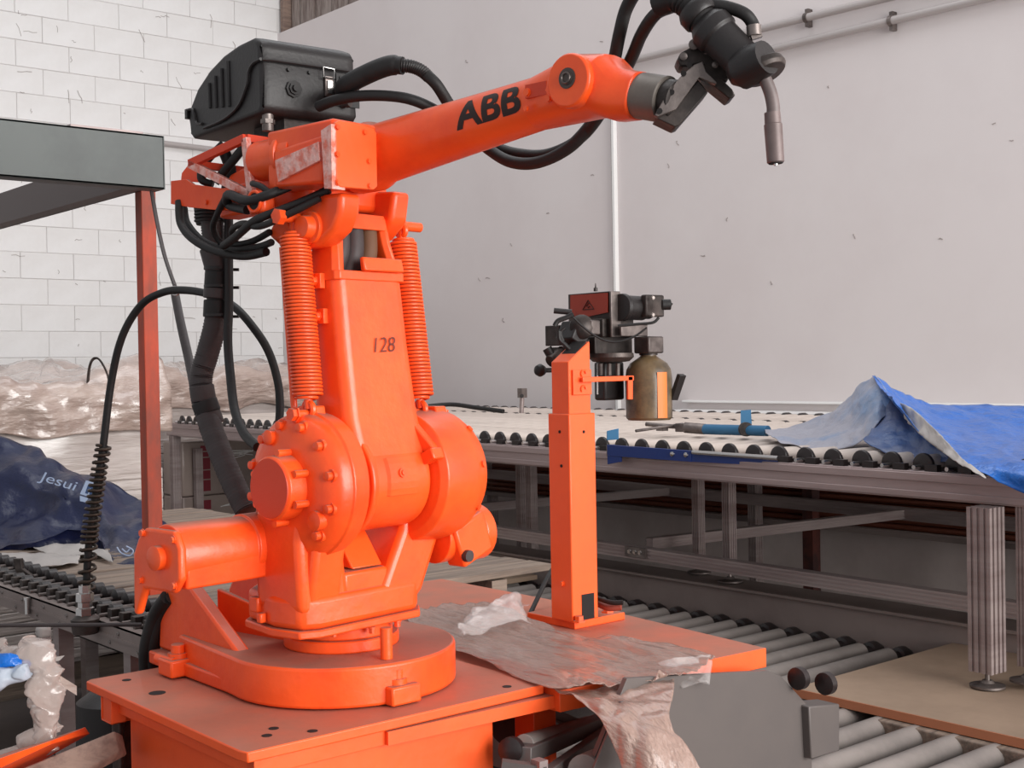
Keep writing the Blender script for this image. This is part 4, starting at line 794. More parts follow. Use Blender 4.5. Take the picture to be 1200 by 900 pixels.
b = B(); a_ = at(681, 384, DG-.03); b.lathe(a_, a_+Vector((-.7, -1, .2)), [(0, .03), (.014, .03), (.02, .024), (.026, .012)], 20); build(b, 'pulley', DRK, gu, bev=.001)
b = B(); b.box(at(672, 392, DG-.02), (.05, .06, .05), Matrix.Rotation(.5, 3, 'Y')); build(b, 'tensioner_block', BLK, gu, bev=.004)
b = B(); b.box(at(690, 384, DG-.02), (.03, .05, .035)); build(b, 'junction', GRM, gu, bev=.003)
b = B(); b.cyl(at(649, 364, DG), at(670, 366, DG), .007, n=12); build(b, 'push_rod', BLK, gu)
for P, r in (([(650, 382), (654, 376), (664, 372), (672, 368)], .006), ([(655, 388), (656, 398), (662, 404), (668, 410)], .006), ([(662, 384), (657, 390), (660, 400)], .004), ([(670, 370), (680, 380), (695, 392), (712, 400), (728, 400), (744, 394), (758, 384)], .0025), ([(772, 372), (765, 378), (745, 380), (724, 382)], .0035)):
    b = B(); b.tube([at(x, y, DG-.07) for x, y in P], r, 8, 6); build(b, 'wiring', RUB, gu)
b = B(); p = at(633, 434, DG); b.lathe(p+Vector((-.014, 0, 0)), p+Vector((1, 0, 0)), [(0, .004), (.004, .012), (.014, .016), (.024, .012), (.028, .006), (.05, .006)], 18); build(b, 'ball_knob', BLK, gu)
b = B(); a_ = at(641, 408, DG); c_ = at(650, 424, DG); b.lathe(a_, c_, [(0, .012), (.02, .012), (.022, .009), (.04, .009)], 14); build(b, 'valve_cap', BLK, gu)
b = B(); b.cyl(at(645, 424, DG-.01), at(660, 412, DG+.02), .016, n=14); b.box(at(664, 414, DG+.03), (.05, .05, .03)); build(b, 'valve_body', DRK, gu, bev=.001)
b = B(); b.prism([at(658, 424, DG-.02), at(680, 396, DG-.01), at(692, 398, DG-.01), at(676, 418, DG-.02)], (.03, .04, 0)); build(b, 'cradle', DRK, gu, bev=.003)
bt = thing('anti_spatter_bottle', 'stained brown bottle with an orange band hanging beside the pillar', 'bottle', at(761, 492, DG-.02))
b = B(); p = at(761, 492, DG+.05); z1 = p+Vector((0, 0, 1))
b.lathe(p, z1, [(0, .052), (.006, .057), (.10, .058), (.125, .055), (.14, .046), (.152, .028), (.158, .02), (.17, .02)], 28); build(b, 'body', BOTL, bt)
b = B(); a0 = atan2(-.95, .12)
vs = []
for i in range(5):
    a = -2.02+i*.12
    vs.append((a, p+Vector((.0590*cos(a), .0590*sin(a), .006)), p+Vector((.0590*cos(a), .0590*sin(a), .118))))
for i in range(4): b.f([b.v(vs[i][1]), b.v(vs[i+1][1]), b.v(vs[i+1][2]), b.v(vs[i][2])])
build(b, 'orange_band', STRI, bt)
b = B(); b.lathe(p+Vector((0, 0, .16)), z1+Vector((0, 0, .16)), [(0, .023), (.02, .023)], 16); build(b, 'cap', DRK, bt)
b = B(); b.bar(at(789, 468, DG+.04), at(799, 439, DG+.02), .022, .012, (0, 1, 0)); tag(build(b, 'black_lever', BLK, bev=.001), 'black flat lever leaning behind the banded bottle', 'lever')
# ================================================================== THINGS ON THE UPPER TABLE
bb = thing('guide_bracket', 'dark blue angle bracket with a steel rod on the table front rail', 'bracket', onX(715, 540, 3.6))
XF = 3.565
b = B(); b.prism([onX(713, 521, XF), onX(721, 521, XF), onX(721, 527, XF), onX(729, 528, XF), onX(729, 541, XF), onX(714, 544, XF)], (-.01, 0, 0)); build(b, 'end_flange', BLU, bb, bev=.001)
b = B(); b.prism([onX(714, 521, XF), onX(812, 528, XF), onX(812, 541, XF), onX(715, 534, XF)], (-.012, 0, 0)); ba = build(b, 'arm', BLU, bb, bev=.001)
for x, y in ((788, 532), (804, 533)):
    b = B(); b.lathe(onX(x, y, XF-.012), onX(x, y, XF-.012)+Vector((-1, 0, 0)), [(0, .010), (.004, .009), (.006, .003)], 12); build(b, 'screw', STL, ba)
b = B(); b.prism([onX(812, 532, XF), onX(912, 540, XF), onX(912, 546, XF), onX(812, 541, XF)], (-.008, 0, 0)); build(b, 'backing_strip', BLU, bb)
b = B(); b.cyl(onX(812, 530, XF-.012), onX(912, 537, XF-.012), .0085, n=12); build(b, 'rod', STL, bb)
cy = thing('pneumatic_cylinder', 'grey and blue pneumatic cylinder lying on the table rollers', 'cylinder', at(830, 505, 5.2))
b = B(); b.cyl(at(826, 503, 5.2), at(900, 505, 4.95), .021, n=20); build(b, 'barrel', BLUL, cy, bev=.002)
b = B(); b.lathe(at(873, 503, 5.03), at(874, 503.1, 5.02), [(0, .028), (.02, .028)], 20); build(b, 'clamp_ring', DRK, cy)
b = B(); b.cyl(at(802, 501, 5.25), at(827, 503, 5.2), .022, n=16); b.box(at(800, 501, 5.26), (.04, .05, .035)); build(b, 'end_cap', GRM, cy, bev=.003)
b = B(); b.cyl(at(757, 497, 5.35), at(802, 501, 5.26), .009, n=10); b.cyl(at(745, 505, 5.2), at(800, 497, 5.3), .006, n=10); b.box(at(776, 502, 5.28), (.03, .04, .02)); build(b, 'piston_rod', GRM, cy)
b = B(); b.hexa([at(x, y, d) for d in (5.8, 5.84) for x, y in ((868, 497), (881, 497), (880, 480), (868, 481))]); tag(build(b, 'blue_tab', BLUL), 'small light blue tab standing behind the pneumatic cylinder', 'tab')
b = B(); b.hexa([at(x, y, d) for d in (4.8, 4.9) for x, y in ((711, 516), (725, 515), (725, 502), (711, 505))]); tag(build(b, 'blue_stop', BLUL, bev=.002), 'small blue stop block standing on the rail beside the pillar', 'block')
ya = (TM.inverted() @ onX(712, 520, 3.6)).y; yb = (TM.inverted() @ onX(788, 520, 3.6)).y; b = B(TM); b.bx((-.012, yb, 1.135), (.0045, ya, 1.178)); tag(build(b, 'wood_strip', WOOD), 'short brown wooden strip on the table rail above the blue bracket', 'strip')
ss = thing('sensor_post', 'thin grey sensor post standing at the back of the roller table', 'post', at(611, 481, 7.6))
b = B(); b.cyl(at(611, 484, 7.6), at(612, 462, 7.6), .014, n=10); build(b, 'stem', ALU, ss)
b = B(); b.bx(at(612, 466, 7.6)+Vector((-.02, -.02, 0)), at(612, 455, 7.6)+Vector((.02, .02, 0))); build(b, 'head', GRM, ss)
b = B(); b.lathe(at(611.5, 464, 7.55), at(611.5, 464, 7), [(0, .012), (.01, .012)], 10); build(b, 'lens', BLK, ss)
cable('table_hose', 'thin dark hose lying on the far end of the roller table', [(502, 476, 7.0), (530, 474, 7.0), (560, 478, 6.9), (590, 482, 6.8)], .012, RUB)
# blue tarp
tp = thing('blue_tarp', 'bright blue plastic tarp heaped over the right end of the table', 'tarp', at(1100, 520, 4.2))
D3 = lambda rows: [[at(*p) for p in r] for r in rows]
drape('blue_sheet', D3([[(1024, 438, 4.62), (1058, 458, 4.75), (1090, 470, 4.9), (1130, 471, 5.0), (1170, 472, 5.0), (1260, 474, 5.0)],
 [(1032, 450, 4.45), (1064, 476, 4.45), (1100, 492, 4.5), (1140, 500, 4.5), (1185, 506, 4.5), (1260, 512, 4.5)],
 [(1044, 460, 4.3), (1078, 500, 4.15), (1118, 522, 3.92), (1156, 531, 3.80), (1200, 540, 3.66), (1260, 552, 3.5)],
 [(1050, 466, 4.2), (1092, 516, 3.95), (1126, 538, 3.75), (1156, 554, 3.66), (1198, 577, 3.58), (1260, 603, 3.42)]]), BTARP, tp, 14, 12, .009, 6)
drape('grey_sheet', D3([[(896, 501, 4.95), (925, 497, 4.95), (958, 488, 4.9), (988, 468, 4.8), (1010, 447, 4.7), (1024, 439, 4.63)],
 [(900, 508, 4.75), (935, 508, 4.75), (970, 503, 4.7), (1000, 488, 4.6), (1022, 468, 4.5), (1040, 458, 4.5)],
 [(915, 516, 4.55), (950, 523, 4.5), (985, 524, 4.45), (1012, 512, 4.4), (1030, 492, 4.4), (1050, 478, 4.45)]]), BTARP2, tp, 14, 12, .010, 7, label='grey blue crumpled underside')
drape('hanging_fold', D3([[(1028, 470, 4.5), (1045, 462, 4.5), (1062, 478, 4.45), (1080, 495, 4.35)],
 [(1020, 500, 4.4), (1042, 495, 4.35), (1068, 505, 4.25), (1095, 520, 4.1)],
 [(1012, 512, 4.3), (1035, 528, 4.2), (1070, 538, 4.1), (1118, 540, 3.95)]]), mat('blue_grey_tarp_back', (58, 92, 146), .4, bump=.8, bscale=22, col2=(96, 104, 134), vscale=3, bdist=.01), tp, 12, 10, .009, 7, seed=3)
drape('pale_fold', D3([[(1054, 472, 4.22), (1070, 480, 4.12), (1096, 504, 3.94), (1126, 534, 3.72), (1156, 556, 3.56)],
 [(1056, 490, 4.2), (1072, 504, 4.05), (1096, 524, 3.88), (1122, 541, 3.7), (1150, 556, 3.56)]]), LTARP, tp, 12, 6, .01, 14, seed=5, label='pale grey folded edge')
# ================================================================== FILM ON THE PLATFORM
fm = thing('stretch_film', 'dusty brown stretch film spread over the platform beside the pillar', 'film', (1.9, 2.3, .90))
def gz(rows, z=.90): return [[onZ(x, y, z) for x, y in r] for r in rows]
drape('film_sheet', gz([[(470, 716), (515, 706), (560, 704), (600, 712), (640, 728), (690, 742), (750, 745), (800, 752), (838, 764)],
 [(476, 722), (520, 720), (560, 724), (610, 734), (660, 746), (700, 755), (750, 762), (795, 768), (830, 773)],
 [(486, 730), (525, 738), (565, 748), (610, 760), (655, 770), (700, 778), (745, 784), (785, 786), (815, 784)],
 [(500, 740), (530, 756), (565, 770), (600, 784), (635, 797), (675, 801), (715, 797), (755, 792), (795, 788)]], .906), FILM, fm, 14, 14, .009, 5, thick=.001, aniso=(4.5, .6, 1), seed=2)
drape('clear_bunch', D3([[(530, 738, 2.9), (550, 722, 3.0), (575, 704, 3.05), (600, 697, 3.1), (622, 700, 3.1)],
 [(535, 725, 2.85), (555, 708, 2.95), (580, 695, 3.0), (604, 693, 3.05), (615, 706, 3.05)],
 [(545, 740, 2.8), (565, 732, 2.85), (590, 722, 2.9), (615, 715, 2.95), (628, 722, 2.95)]]), CLEAR, fm, 10, 10, .016, 9, seed=4, label='clear crumpled end')
drape('hanging_strip', D3([[(628, 792, 2.52), (680, 800, 2.46), (730, 794, 2.46), (790, 786, 2.5)],
 [(660, 803, 2.40), (695, 812, 2.37), (740, 812, 2.37), (790, 806, 2.40)],
 [(695, 830, 2.31), (722, 835, 2.29), (755, 838, 2.29), (786, 835, 2.31)],
 [(712, 862, 2.27), (740, 866, 2.25), (770, 868, 2.25), (804, 864, 2.27)],
 [(735, 915, 2.25), (765, 918, 2.23), (800, 918, 2.23), (834, 912, 2.25)]]), FILM, fm, 12, 12, .012, 8, aniso=(1, 1, .5), seed=6)
drape('hanging_wisp', D3([[(770, 770, 2.56), (800, 766, 2.56), (835, 764, 2.62)], [(785, 790, 2.52), (810, 790, 2.52), (835, 785, 2.56)], [(800, 806, 2.5), (818, 800, 2.5), (826, 796, 2.5)]]), CLEAR, fm, 8, 8, .012, 10, seed=8)
# ================================================================== UNDER THE PLATFORM
sb = thing('sheet_metal_guard', 'grey sheet metal guard box below the front edge of the platform', 'guard', onY(880, 900, 1.72))
YP = 1.70
b = B(); P = [onY(x, y, YP) for x, y in ((735, 795), (900, 786), (915, 792), (948, 828), (952, 905), (700, 925), (690, 905))]
b.prism(P, (0, .012, 0)); build(b, 'front_sheet', SHEET, sb, bev=.001)
b = B(); b.hexa([onY(948, 828, YP-.02), onY(984, 825, YP-.02), onY(984, 880, YP-.02), onY(951, 890, YP-.02)]+[p+Vector((0, .06, 0)) for p in (onY(948, 828, YP-.02), onY(984, 825, YP-.02), onY(984, 880, YP-.02), onY(951, 890, YP-.02))]); build(b, 'end_cover', SHEET, sb, bev=.003)
b = B(); b.prism([onY(x, y, YP-.03) for x, y in ((728, 822), (742, 822), (790, 915), (690, 915))], (0, .006, 0)); gs = build(b, 'gusset_sheet', SHEET, sb, bev=.001)
for x, y in ((737, 877), (736, 886), (729, 882)):
    b = B(); b.lathe(onY(x, y, YP-.03), onY(x, y, YP-.03)+Vector((0, -1, 0)), [(0, .004), (.003, .003)], 10); build(b, 'screw', STL, gs)
for x, y in ((932, 796), (964, 802)):
    b = B(); c = at(x, y, 2.72); b.lathe(c, c+Vector((.9, 0, 0)), [(0, .012), (.004, .024), (.02, .024)], 18); tag(build(b, 'end_wheel', WHL), ('left' if x < 950 else 'right')+' one of two black wheels behind the sheet metal guard', 'wheel')
fu = thing('idler_frame', 'dark steel frame with short idler rollers under the platform', 'frame', onZ(640, 900, .3))
def ln(b, p, q, w_, h_): return b.bar(at(*p), at(*q), w_, h_)
b = B(); ln(b, (612, 885, 2.35), (705, 845, 2.85), .035, .03); build(b, 'side_bar', SHEET, fu, bev=.002)
b = B(); ln(b, (640, 918, 2.3), (720, 858, 2.85), .02, .05); build(b, 'diagonal_bar', SHEET, fu, bev=.002)
b = B(); ln(b, (630, 830, 2.6), (718, 866, 2.9), .03, .02); build(b, 'cross_bar', SHEET, fu, bev=.002)
b = B(); b.cyl(at(614, 873, 2.4), at(690, 850, 2.8), .020, n=20); build(b, 'idler_roller', ROLG, fu, bev=.001)
b = B(); b.cyl(at(684, 905, 2.35), at(735, 882, 2.6), .032, n=20); build(b, 'idler_roller', ROLG, fu, bev=.001)
b = B(); b.lathe(at(596, 880, 2.35), at(614, 873, 2.42), [(0, .012), (.006, .024), (.022, .024), (.026, .016)], 16); build(b, 'bearing', WHL, fu)
b = B(); ln(b, (588, 895, 2.3), (640, 902, 2.3), .02, .014); build(b, 'angle_bar', SHEET, fu)
b = B(); b.bar(at(632, 890, 2.3), at(632, 930, 2.3), .02, .024, (0, 1, 0)); build(b, 'upright', ALU, fu)
b = B(); b.cyl(at(596, 848, 2.9), at(700, 812, 3.4), .05, n=20); tag(build(b, 'dark_drum_roller', WHL), 'dark drum roller deep under the platform beside the pedestal', 'roller')
# ================================================================== LEFT SIDE
sh = thing('steel_shelf_frame', 'grey green painted steel frame corner hanging in at upper left', 'frame', (1.4, 3.4, 2.0))
b = B(); b.bx((-1.2, 3.27, 2.0), (1.545, 3.276, 2.145)); b.bx((-1.2, 3.27, 2.0), (1.545, 3.33, 2.006)); b.bx((-1.2, 3.27, 2.139), (1.545, 3.33, 2.145)); build(b, 'front_beam', GRN, sh, bev=.001)
b = B(); b.bx((1.541, 3.27, 2.0), (1.547, 3.34, 2.145)); build(b, 'corner_plate', GRN, sh, bev=.001)
b = B(); b.bx((1.50, 3.33, 2.0), (1.506, 6.4, 2.12)); b.bx((1.45, 3.33, 2.0), (1.506, 6.4, 2.006)); build(b, 'side_beam', mat('brownish_beam', (86, 74, 72), .55), sh)
b = B(); b.bx((1.30, 3.30, 2.146), (1.50, 3.42, 2.156)); build(b, 'top_tab', RAIL, sh)
b = B(); b.bx((1.598-.022, 3.51-.022, .0), (1.598+.022, 3.51+.022, 2.03)); tag(build(b, 'corner_post', RUSTO, bev=.002), 'rusty orange square post under the corner of the grey steel frame', 'post')
# wrapped stacks
def stack(lab, x0, x1, y0_, y1_, zt_, seed):
    t = thing('wrapped_stack', lab, 'stack', ((x0+x1)/2, (y0_+y1_)/2, 0))
    bm = bmesh.new(); bmesh.ops.create_cube(bm, size=1); bmesh.ops.subdivide_edges(bm, edges=bm.edges, cuts=30, use_grid_fill=True)
    for v in bm.verts:
        p = Vector(((x0+x1)/2+v.co.x*(x1-x0), (y0_+y1_)/2+v.co.y*(y1_-y0_), .14+(v.co.z+.5)*(zt_-.14)))
        n = noise.noise(Vector((p.x*1.5, p.y*1.5, p.z*9+seed)))*.018+noise.noise(p*4)*.02+(noise.noise(p*1.3+Vector((seed, 0, 0)))*.06 if v.co.z > .35 else 0)
        p += Vector((v.co.x, v.co.y, v.co.z*.8)).normalized()*n; v.co = p
    b = B(); b.bm.free(); b.bm = bm; build(b, 'wrapped_body', CARDL, t, ang=80)
    # layers of sheets at the lower half read as ledges
    for k in range(18):
        z_ = .15+k*.052
        b = B(); b.bx((x0-.006, y0_-.012, z_), (x1+.008, y1_, z_+.048)); build(b, 'sheet_layer', CARDL, t, bev=.004) if z_ < zt_-.45 else b.bm.free()
    w_ = x1-x0; nx = 9; rows = []
    for j, (dy, dz) in enumerate(((-.025, -.22), (-.04, -.11), (-.02, -.02), (.12, .05), (.5, .03), (1.0, .0))):
        rows.append([Vector((x0-.02+w_*1.03*i/nx, y0_+dy*(1 if dy < .2 else (y1_-y0_)), zt_+dz+(noise.noise(Vector((i*1.1+seed, j*.8, seed)))*.19 if j > 1 else noise.noise(Vector((i*.9+seed, j, 0)))*.09))) for i in range(nx+1)])
    drape('top_wrap', rows, CARD, t, 8, 8, .03, 3.2, seed=seed)
    b = B(); b.bx((x0, y0_+.02, 0), (x1, y1_-.02, .13)); build(b, 'pallet', WOOD, t)
    return t
s1 = stack('big film-wrapped cardboard stack left of the rusty orange post', .9, 2.78, 6.0, 7.2, 1.44, 1.0)
s2 = stack('film-wrapped cardboard stack behind the far end of the roller table', 2.95, 5.2, 8.5, 9.7, 1.46, 5.0)
b = B(); b.tube([at(103, 447, 6.1), at(105, 430, 6.0), at(109, 421, 6.0), at(116, 421, 6.0), at(124, 434, 6.0), at(128, 448, 6.1)], .012, 8, 5, flat=.4); tag(build(b, 'strap_end', DRK), 'loose dark strap end curling up from the left stack', 'strap')
b = drape('loose_film_tuft', D3([[(50, 440, 6.0), (52, 424, 6.0), (60, 422, 6.0), (66, 436, 6.0)], [(50, 443, 6.1), (53, 432, 6.1), (59, 431, 6.1), (68, 441, 6.1)]]), CLEAR, None, 6, 6, .01, 8); tag(b, 'loose clear film tuft sticking up on the left stack', 'film')
CART = mat('wrapped_carton', (150, 134, 126), .4, bump=.4, bscale=6, col2=(134, 118, 112), vscale=2, coat=.5)
YC = 8.12; xl = onY(214, 560, YC).x; xr = onY(330, 560, YC).x; xt = onY(241, 560, YC).x; zm = onY(240, 581, YC).z; zt3 = onY(240, 517, YC).z
for i, (zb_, zt_) in enumerate(((zm+.004, zt3), (.04, zm))):
    cb = thing('carton', ('upper' if i == 0 else 'lower')+' brownish film-wrapped carton with red tape below the table end', 'carton', ((xl+xr)/2, YC+.15, zb_))
    b = B(); b.bx((xl, YC, zb_), (xr, YC+.30, zt_)); build(b, 'box', CART, cb, bev=.01)
    k = zt_-.03
    while k > max(zb_, zt_-.42)+.03:
        h_ = random.uniform(.03, .09); b = B(); b.bx((xt-.035, YC-.004, max(zb_+.01, k-h_)), (xt+.035, YC+.002, k)); build(b, 'red_tape', REDT, cb); k -= h_+.008
    for j in range(7):
        z_ = zt_-.06-random.uniform(0, .3); b = B(); x_ = xt+.06+random.uniform(0, .1)
        b.tube([(x_, YC-.004, z_), (x_+.1, YC-.007, z_+random.uniform(-.02, .02)), (x_+.24, YC-.004, z_+random.uniform(-.02, .02))], .004, 5, 4, flat=.5); build(b, 'film_glint', WHT, cb)  # white streaks paint the reflections on the clear film's wrinkles
# navy tarp
nt_ = thing('navy_tarp', 'dark navy printed tarp slumped in front of the wrapped stack', 'tarp', at(90, 620, 5.2))
Rn = [[(-60, 500, 5.5), (-10, 507, 5.5), (40, 511, 5.5), (68, 530, 5.45), (100, 550, 5.4), (140, 565, 5.35), (170, 576, 5.3), (192, 592, 5.3), (213, 616, 5.3)],
 [(-60, 545, 5.3), (-10, 550, 5.25), (40, 560, 5.15), (72, 568, 5.1), (104, 576, 5.1), (138, 590, 5.1), (166, 600, 5.1), (188, 610, 5.15), (208, 620, 5.2)],
 [(-60, 590, 5.2), (-10, 595, 5.1), (40, 600, 5.05), (72, 612, 4.98), (104, 608, 4.95), (138, 620, 4.75), (166, 625, 4.75), (188, 628, 5.0), (208, 626, 5.1)],
 [(-60, 640, 4.75), (-10, 643, 4.7), (36, 636, 4.65), (72, 634, 4.65), (104, 634, 4.62), (132, 650, 4.4), (160, 652, 4.35), (188, 645, 4.5), (208, 640, 4.6)],
 [(-60, 643, 4.8), (-10, 646, 4.75), (36, 639, 4.7), (72, 637, 4.7), (108, 640, 4.6), (138, 672, 4.02), (160, 670, 4.02), (188, 655, 4.3), (208, 648, 4.4)]]
drape('tarp_sheet', D3(Rn), NTARP, nt_, 10, 10, .035, 3.2, seed=7)
drape('pale_edge', D3([[(-20, 648, 4.45), (20, 645, 4.5), (60, 643, 4.5), (94, 652, 4.38)], [(-20, 664, 4.1), (20, 663, 4.12), (60, 660, 4.15), (92, 656, 4.28)]]), LTARP, nt_, 8, 6, .012, 6, seed=1, label='pale underside turned out along the bottom')
drape('pale_edge', D3([[(38, 638, 4.62), (70, 634, 4.6), (100, 634, 4.58), (126, 640, 4.52)], [(52, 646, 4.5), (80, 650, 4.42), (108, 650, 4.4), (132, 657, 4.25)]]), LTARP, nt_, 8, 6, .012, 6, seed=2)
# faint print on the tarp
tp0 = at(74, 566, 4.98); tx = (at(95, 573, 4.97)-at(55, 561, 4.99)).normalized(); tn = (CAM-tp0).normalized(); ty = tn.cross(tx).normalized()
ty = ty if ty.z > 0 else -ty
put_text('tarp_lettering', 'Jesui', .062, lambda x, y: tp0+tx*(x*1.35-.02)+ty*y*.85, LOGO, nt_, shear=.1, bold=.0, label='pale lettering printed on the tarp')
eb = tp0+tx*.11
b = B(); b.prism([eb+tx*a+ty*c for a, c in ((-.025, .045-.01), (.035, .045-.01), (.03, -.01), (.018, -.022), (-.03, -.022))], tn*.002); b.prism([eb+tx*a+ty*c for a, c in ((-.028, -.028), (.008, -.028), (.004, -.046), (-.02, -.048))], tn*.002); em = build(b, 'tarp_emblem', LOGO, nt_, label='pale square emblem printed beside the lettering')
put_text('emblem_letter', 'n', .06, lambda x, y: eb+tx*(x+.003)+ty*(y+.008)+tn*.003, LOGOD, nt_, bold=.003)
tq = at(147, 645, 4.62)
b = B(); b.tube([at(137, 641, 4.30), at(142, 648, 4.30), at(152, 651, 4.30), at(156, 645, 4.30), at(148, 640, 4.30)], .0028, 5, 4); b.tube([at(143, 643, 4.30), at(148, 647, 4.30), at(152, 643, 4.30)], .0028, 5, 4); build(b, 'tarp_scrawl', LOGO, nt_)
# deck planks
dk = thing('plank_deck', 'deck of weathered planks beyond the left roller rail', 'deck', (2.0, 4.3, .8))
yq = 3.06; k = 0
while yq < 5.6:
    b = B(); dz = random.uniform(-.004, .004); b.bx((1.44+random.uniform(0, .03), yq, .84+dz), (2.75, yq+.110, .862+dz)); build(b, 'plank', WOOD, dk, bev=.003); yq += .122; k += 1
b = B(); b.bx((1.5, 3.06, .74), (1.56, 5.6, .838)); b.bx((2.5, 3.06, .74), (2.56, 5.6, .838)); build(b, 'joist', WOOD, dk)
for x, y in ((1.53, 3.1), (1.53, 5.5), (2.53, 3.1), (2.53, 5.5)):
    b = B(); b.bx((x-.03, y-.03, 0), (x+.03, y+.03, .74)); build(b, 'leg', WOOD, dk)
lc = thing('wheel_conveyor', 'dark wheel conveyor rail at left foot of the long black hose', 'conveyor', (1.3, 4.0, 0))
b = B(); b.bx((1.235, 2.62, .845), (1.241, 5.4, .902)); b.bx((1.235, 2.62, .897), (1.262, 5.4, .902)); b.bx((1.232, 2.62, .868), (1.235, 5.4, .876)); build(b, 'near_rail', PANL, lc)
b = B(); b.bx((1.42, 2.62, .845), (1.43, 5.4, .90)); build(b, 'far_rail', PANL, lc)
b = B(); b.bx((1.25, 2.62, .838), (1.42, 5.4, .842)); build(b, 'web', DARKIN, lc)
pr = None; k = 0; yq = 2.72
while yq < 5.3:
    if pr is None:
        b = B(); b.lathe((1.275, yq, .905), (9, yq, .905), [(0, .01), (.006, .026), (.03, .026), (.036, .01)], 14); w_ = build(b, 'wheel', WHL, lc)
        b = B(); b.lathe((1.37, yq, .905), (9, yq, .905), [(0, .01), (.006, .026), (.03, .026), (.036, .01)], 14); w2_ = build(b, 'far_wheel', WHL, w_); b = B(); b.cyl((1.25, yq, .905), (1.42, yq, .905), .006, n=8); ax_ = build(b, 'axle', GRM, w_)
        b = B(); b.bx((1.262, yq+.02, .897), (1.31, yq+.045, .925)); bl = build(b, 'spacer', DRK, w_); pr = (w_, ax_, bl, w2_)
    else:
        c = copy_part(pr[0], lc, (0, yq-2.72, 0))
        for q in pr[1:]: e = q.copy(); S.collection.objects.link(e); e.parent = c
    yq += .068
for yq in [2.75+.16*i for i in range(16)]:
    b = B(); b.hexbolt((1.234, yq, .885), (-1, 0, 0), .004, .003, 8); b.hexbolt((1.234, yq+.05, .858), (-1, 0, 0), .004, .003, 8); build(b, 'rivet', STL, lc)
for yq in (2.9, 3.35, 4.9):
    b = B(); b.bx((1.25, yq-.02, 0), (1.29, yq+.02, .845)); build(b, 'leg', ALU, lc)
b = B(); b.prism([at(x, y, 3.75) for x, y in ((15, 655), (24, 655), (26, 667), (37, 675), (39, 690), (28, 692), (20, 680))], FW*.02); tag(build(b, 'stop_lever', DRK, bev=.001), 'dark bent stop lever sticking up from the left wheel rail', 'lever')
b = B(); p = onX(32, 703, 1.226); b.cyl(p, p-Vector((0, 0, .038)), .0075, n=10); b.lathe(p, p+Vector((0, 0, 1)), [(0, .010), (.006, .010)], 10); tag(build(b, 'rail_pin', STL), 'short bright pin on the side of the left wheel rail', 'pin')
ap = thing('aluminium_post', 'short aluminium post with a rounded white cap under the left rail', 'post', at(51, 850, 2.9))
b = B(); a_ = at(51, 746, 2.9); profile(b, (a_.x, a_.y, .2), (a_.x, a_.y, a_.z), .026); build(b, 'profile', ALU, ap)
b = B(); b.box((a_.x, a_.y, a_.z+.011), (.03, .03, .026)); build(b, 'cap', mat('worn_white_cap', (168, 160, 156), .5), ap, bev=.008, seg=3)
b = B(); b.cyl(at(-40, 733, 2.85), at(166, 732, 2.85), .0045, n=8); tag(build(b, 'thin_rod', RUBG), 'thin horizontal rod crossing in front of the left conveyor rail', 'rod')
b = B(); c_ = at(132, 783, 2.8); b.lathe((c_.x, c_.y, .2), (c_.x, c_.y, 9), [(0, .085), (.40, .082), (c_.z-.27, .078), (c_.z-.25, .05)], 28); tag(build(b, 'rubber_drum', BLK), 'dark rubber drum standing behind the left corner of the pedestal', 'drum')
# rags, film and timber at lower left
rg = thing('plastic_bundle', 'crumpled dusty plastic bundle hanging at the lower left corner', 'bundle', at(45, 880, 2.35))
def bag(name, pts, r, m_, seed, amp=.012, flat=.8):
    bm_ = B(); bm_.tube([at(*p) for p in pts], r, 44, 24, rfun=lambda t: r*(.75+.35*sin(pi*min(1, t*1.3))+.12*sin(t*17)), flat=flat)
    for v in bm_.bm.verts:
        k = (1-abs(noise.noise(v.co*24+Vector((seed, 0, 0))))*3)*.8+(.5-abs(noise.noise(v.co*60)))*.7; v.co += Vector((1, -.6, .3))*k*amp
    return build(bm_, name, m_, rg, ang=80)
bag('film_bundle', [(20, 762, 2.36), (36, 762, 2.35), (46, 780, 2.34), (48, 810, 2.33), (48, 840, 2.33), (46, 866, 2.33), (50, 885, 2.32)], .026, GREYF, 1)
bag('film_tail', [(60, 850, 2.36), (40, 862, 2.33), (18, 880, 2.32), (-10, 892, 2.3)], .015, GREYF, 2)
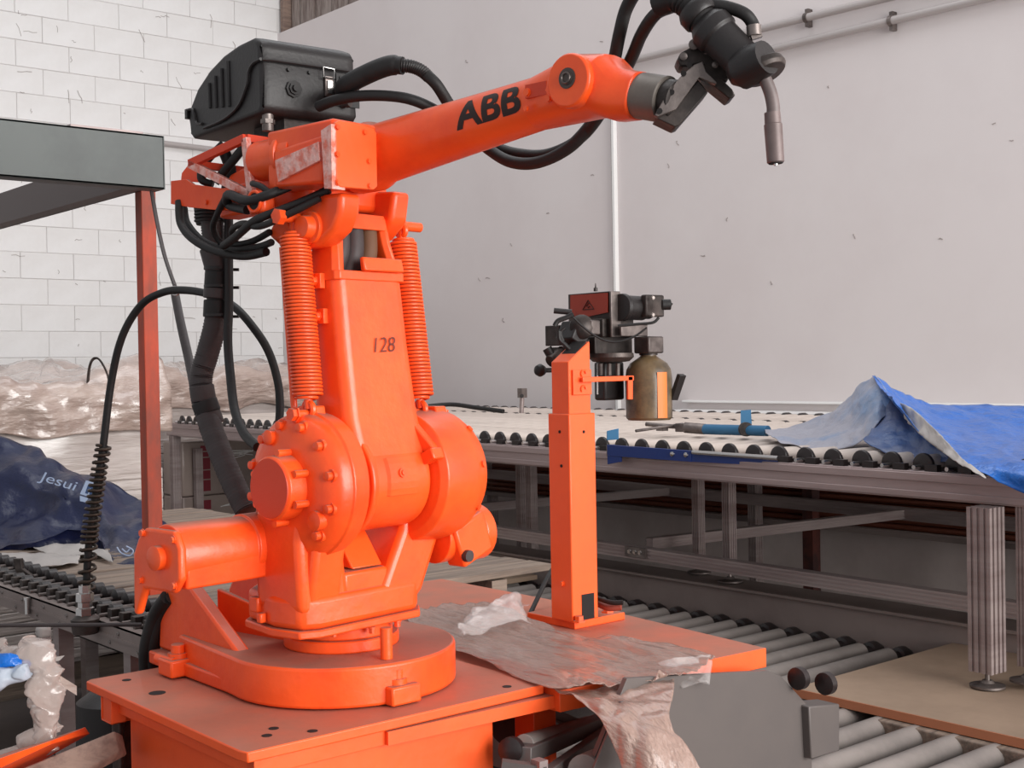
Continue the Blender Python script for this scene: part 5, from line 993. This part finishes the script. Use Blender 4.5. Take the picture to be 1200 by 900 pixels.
bag('film_tail', [(-20, 758, 2.4), (0, 760, 2.38), (18, 766, 2.36)], .016, GREYF, 9)
bag('blue_corner', [(-25, 768, 2.33), (-5, 773, 2.32), (12, 779, 2.32), (26, 784, 2.33)], .010, BTARP, 3)
bag('white_sack', [(-30, 800, 2.32), (-10, 798, 2.31), (8, 794, 2.31), (26, 788, 2.31)], .020, mat('white_sack', (170, 178, 190), .4, bump=.6, bscale=30), 4)
b = B(); b.hexa([at(x, y, d) for d in (2.34, 2.38) for x, y in ((50, 790), (55, 782), (90, 804), (90, 815))]); build(b, 'cardboard_flap', CARD, rg)
b = B(); b.hexa([at(x, y, d) for d in (2.36, 2.365) for x, y in ((52, 778), (52, 772), (76, 768), (70, 774))]); build(b, 'cardboard_flap', LTARP, rg)
b = B(); b.hexa([at(-10, 905, 2.05), at(-10, 892, 2.05), at(60, 868, 2.2), at(60, 872, 2.2)]+[at(-10, 925, 2.25), at(-10, 888, 2.25), at(100, 852, 2.5), at(105, 860, 2.5)]); tag(build(b, 'orange_bar', ORA, bev=.001), 'orange painted steel bar across the bottom left corner', 'bar')
b = B(); P = [at(-5, 912, 2.1), at(60, 880, 2.2), at(100, 866, 2.3), at(134, 856, 2.4)]; Q = [at(40, 935, 2.1), at(100, 905, 2.2), at(120, 895, 2.3), at(140, 882, 2.4)]
b.hexa([P[0], Q[0], Q[0]+FW*.05-UP*.02, P[0]+FW*.05-UP*.02, P[3], Q[3], Q[3]+FW*.05-UP*.02, P[3]+FW*.05-UP*.02]); tag(build(b, 'timber_beam', WOODX, bev=.004), 'weathered pale timber beam lying across the lower left corner', 'beam')
b = B(); a_ = at(138, 836, 2.52); b.cyl((a_.x, a_.y, .3), (a_.x, a_.y, a_.z), .012, n=12); a_ = at(152, 838, 2.56); b.bx((a_.x-.02, a_.y-.02, .3), (a_.x+.02, a_.y+.02, a_.z)); tag(build(b, 'support_leg', DRK), 'dark support leg under the left lifting channel of the pedestal', 'leg')
for o in list(bpy.data.objects):
    if o.type == 'EMPTY' and not o.children: bpy.data.objects.remove(o)
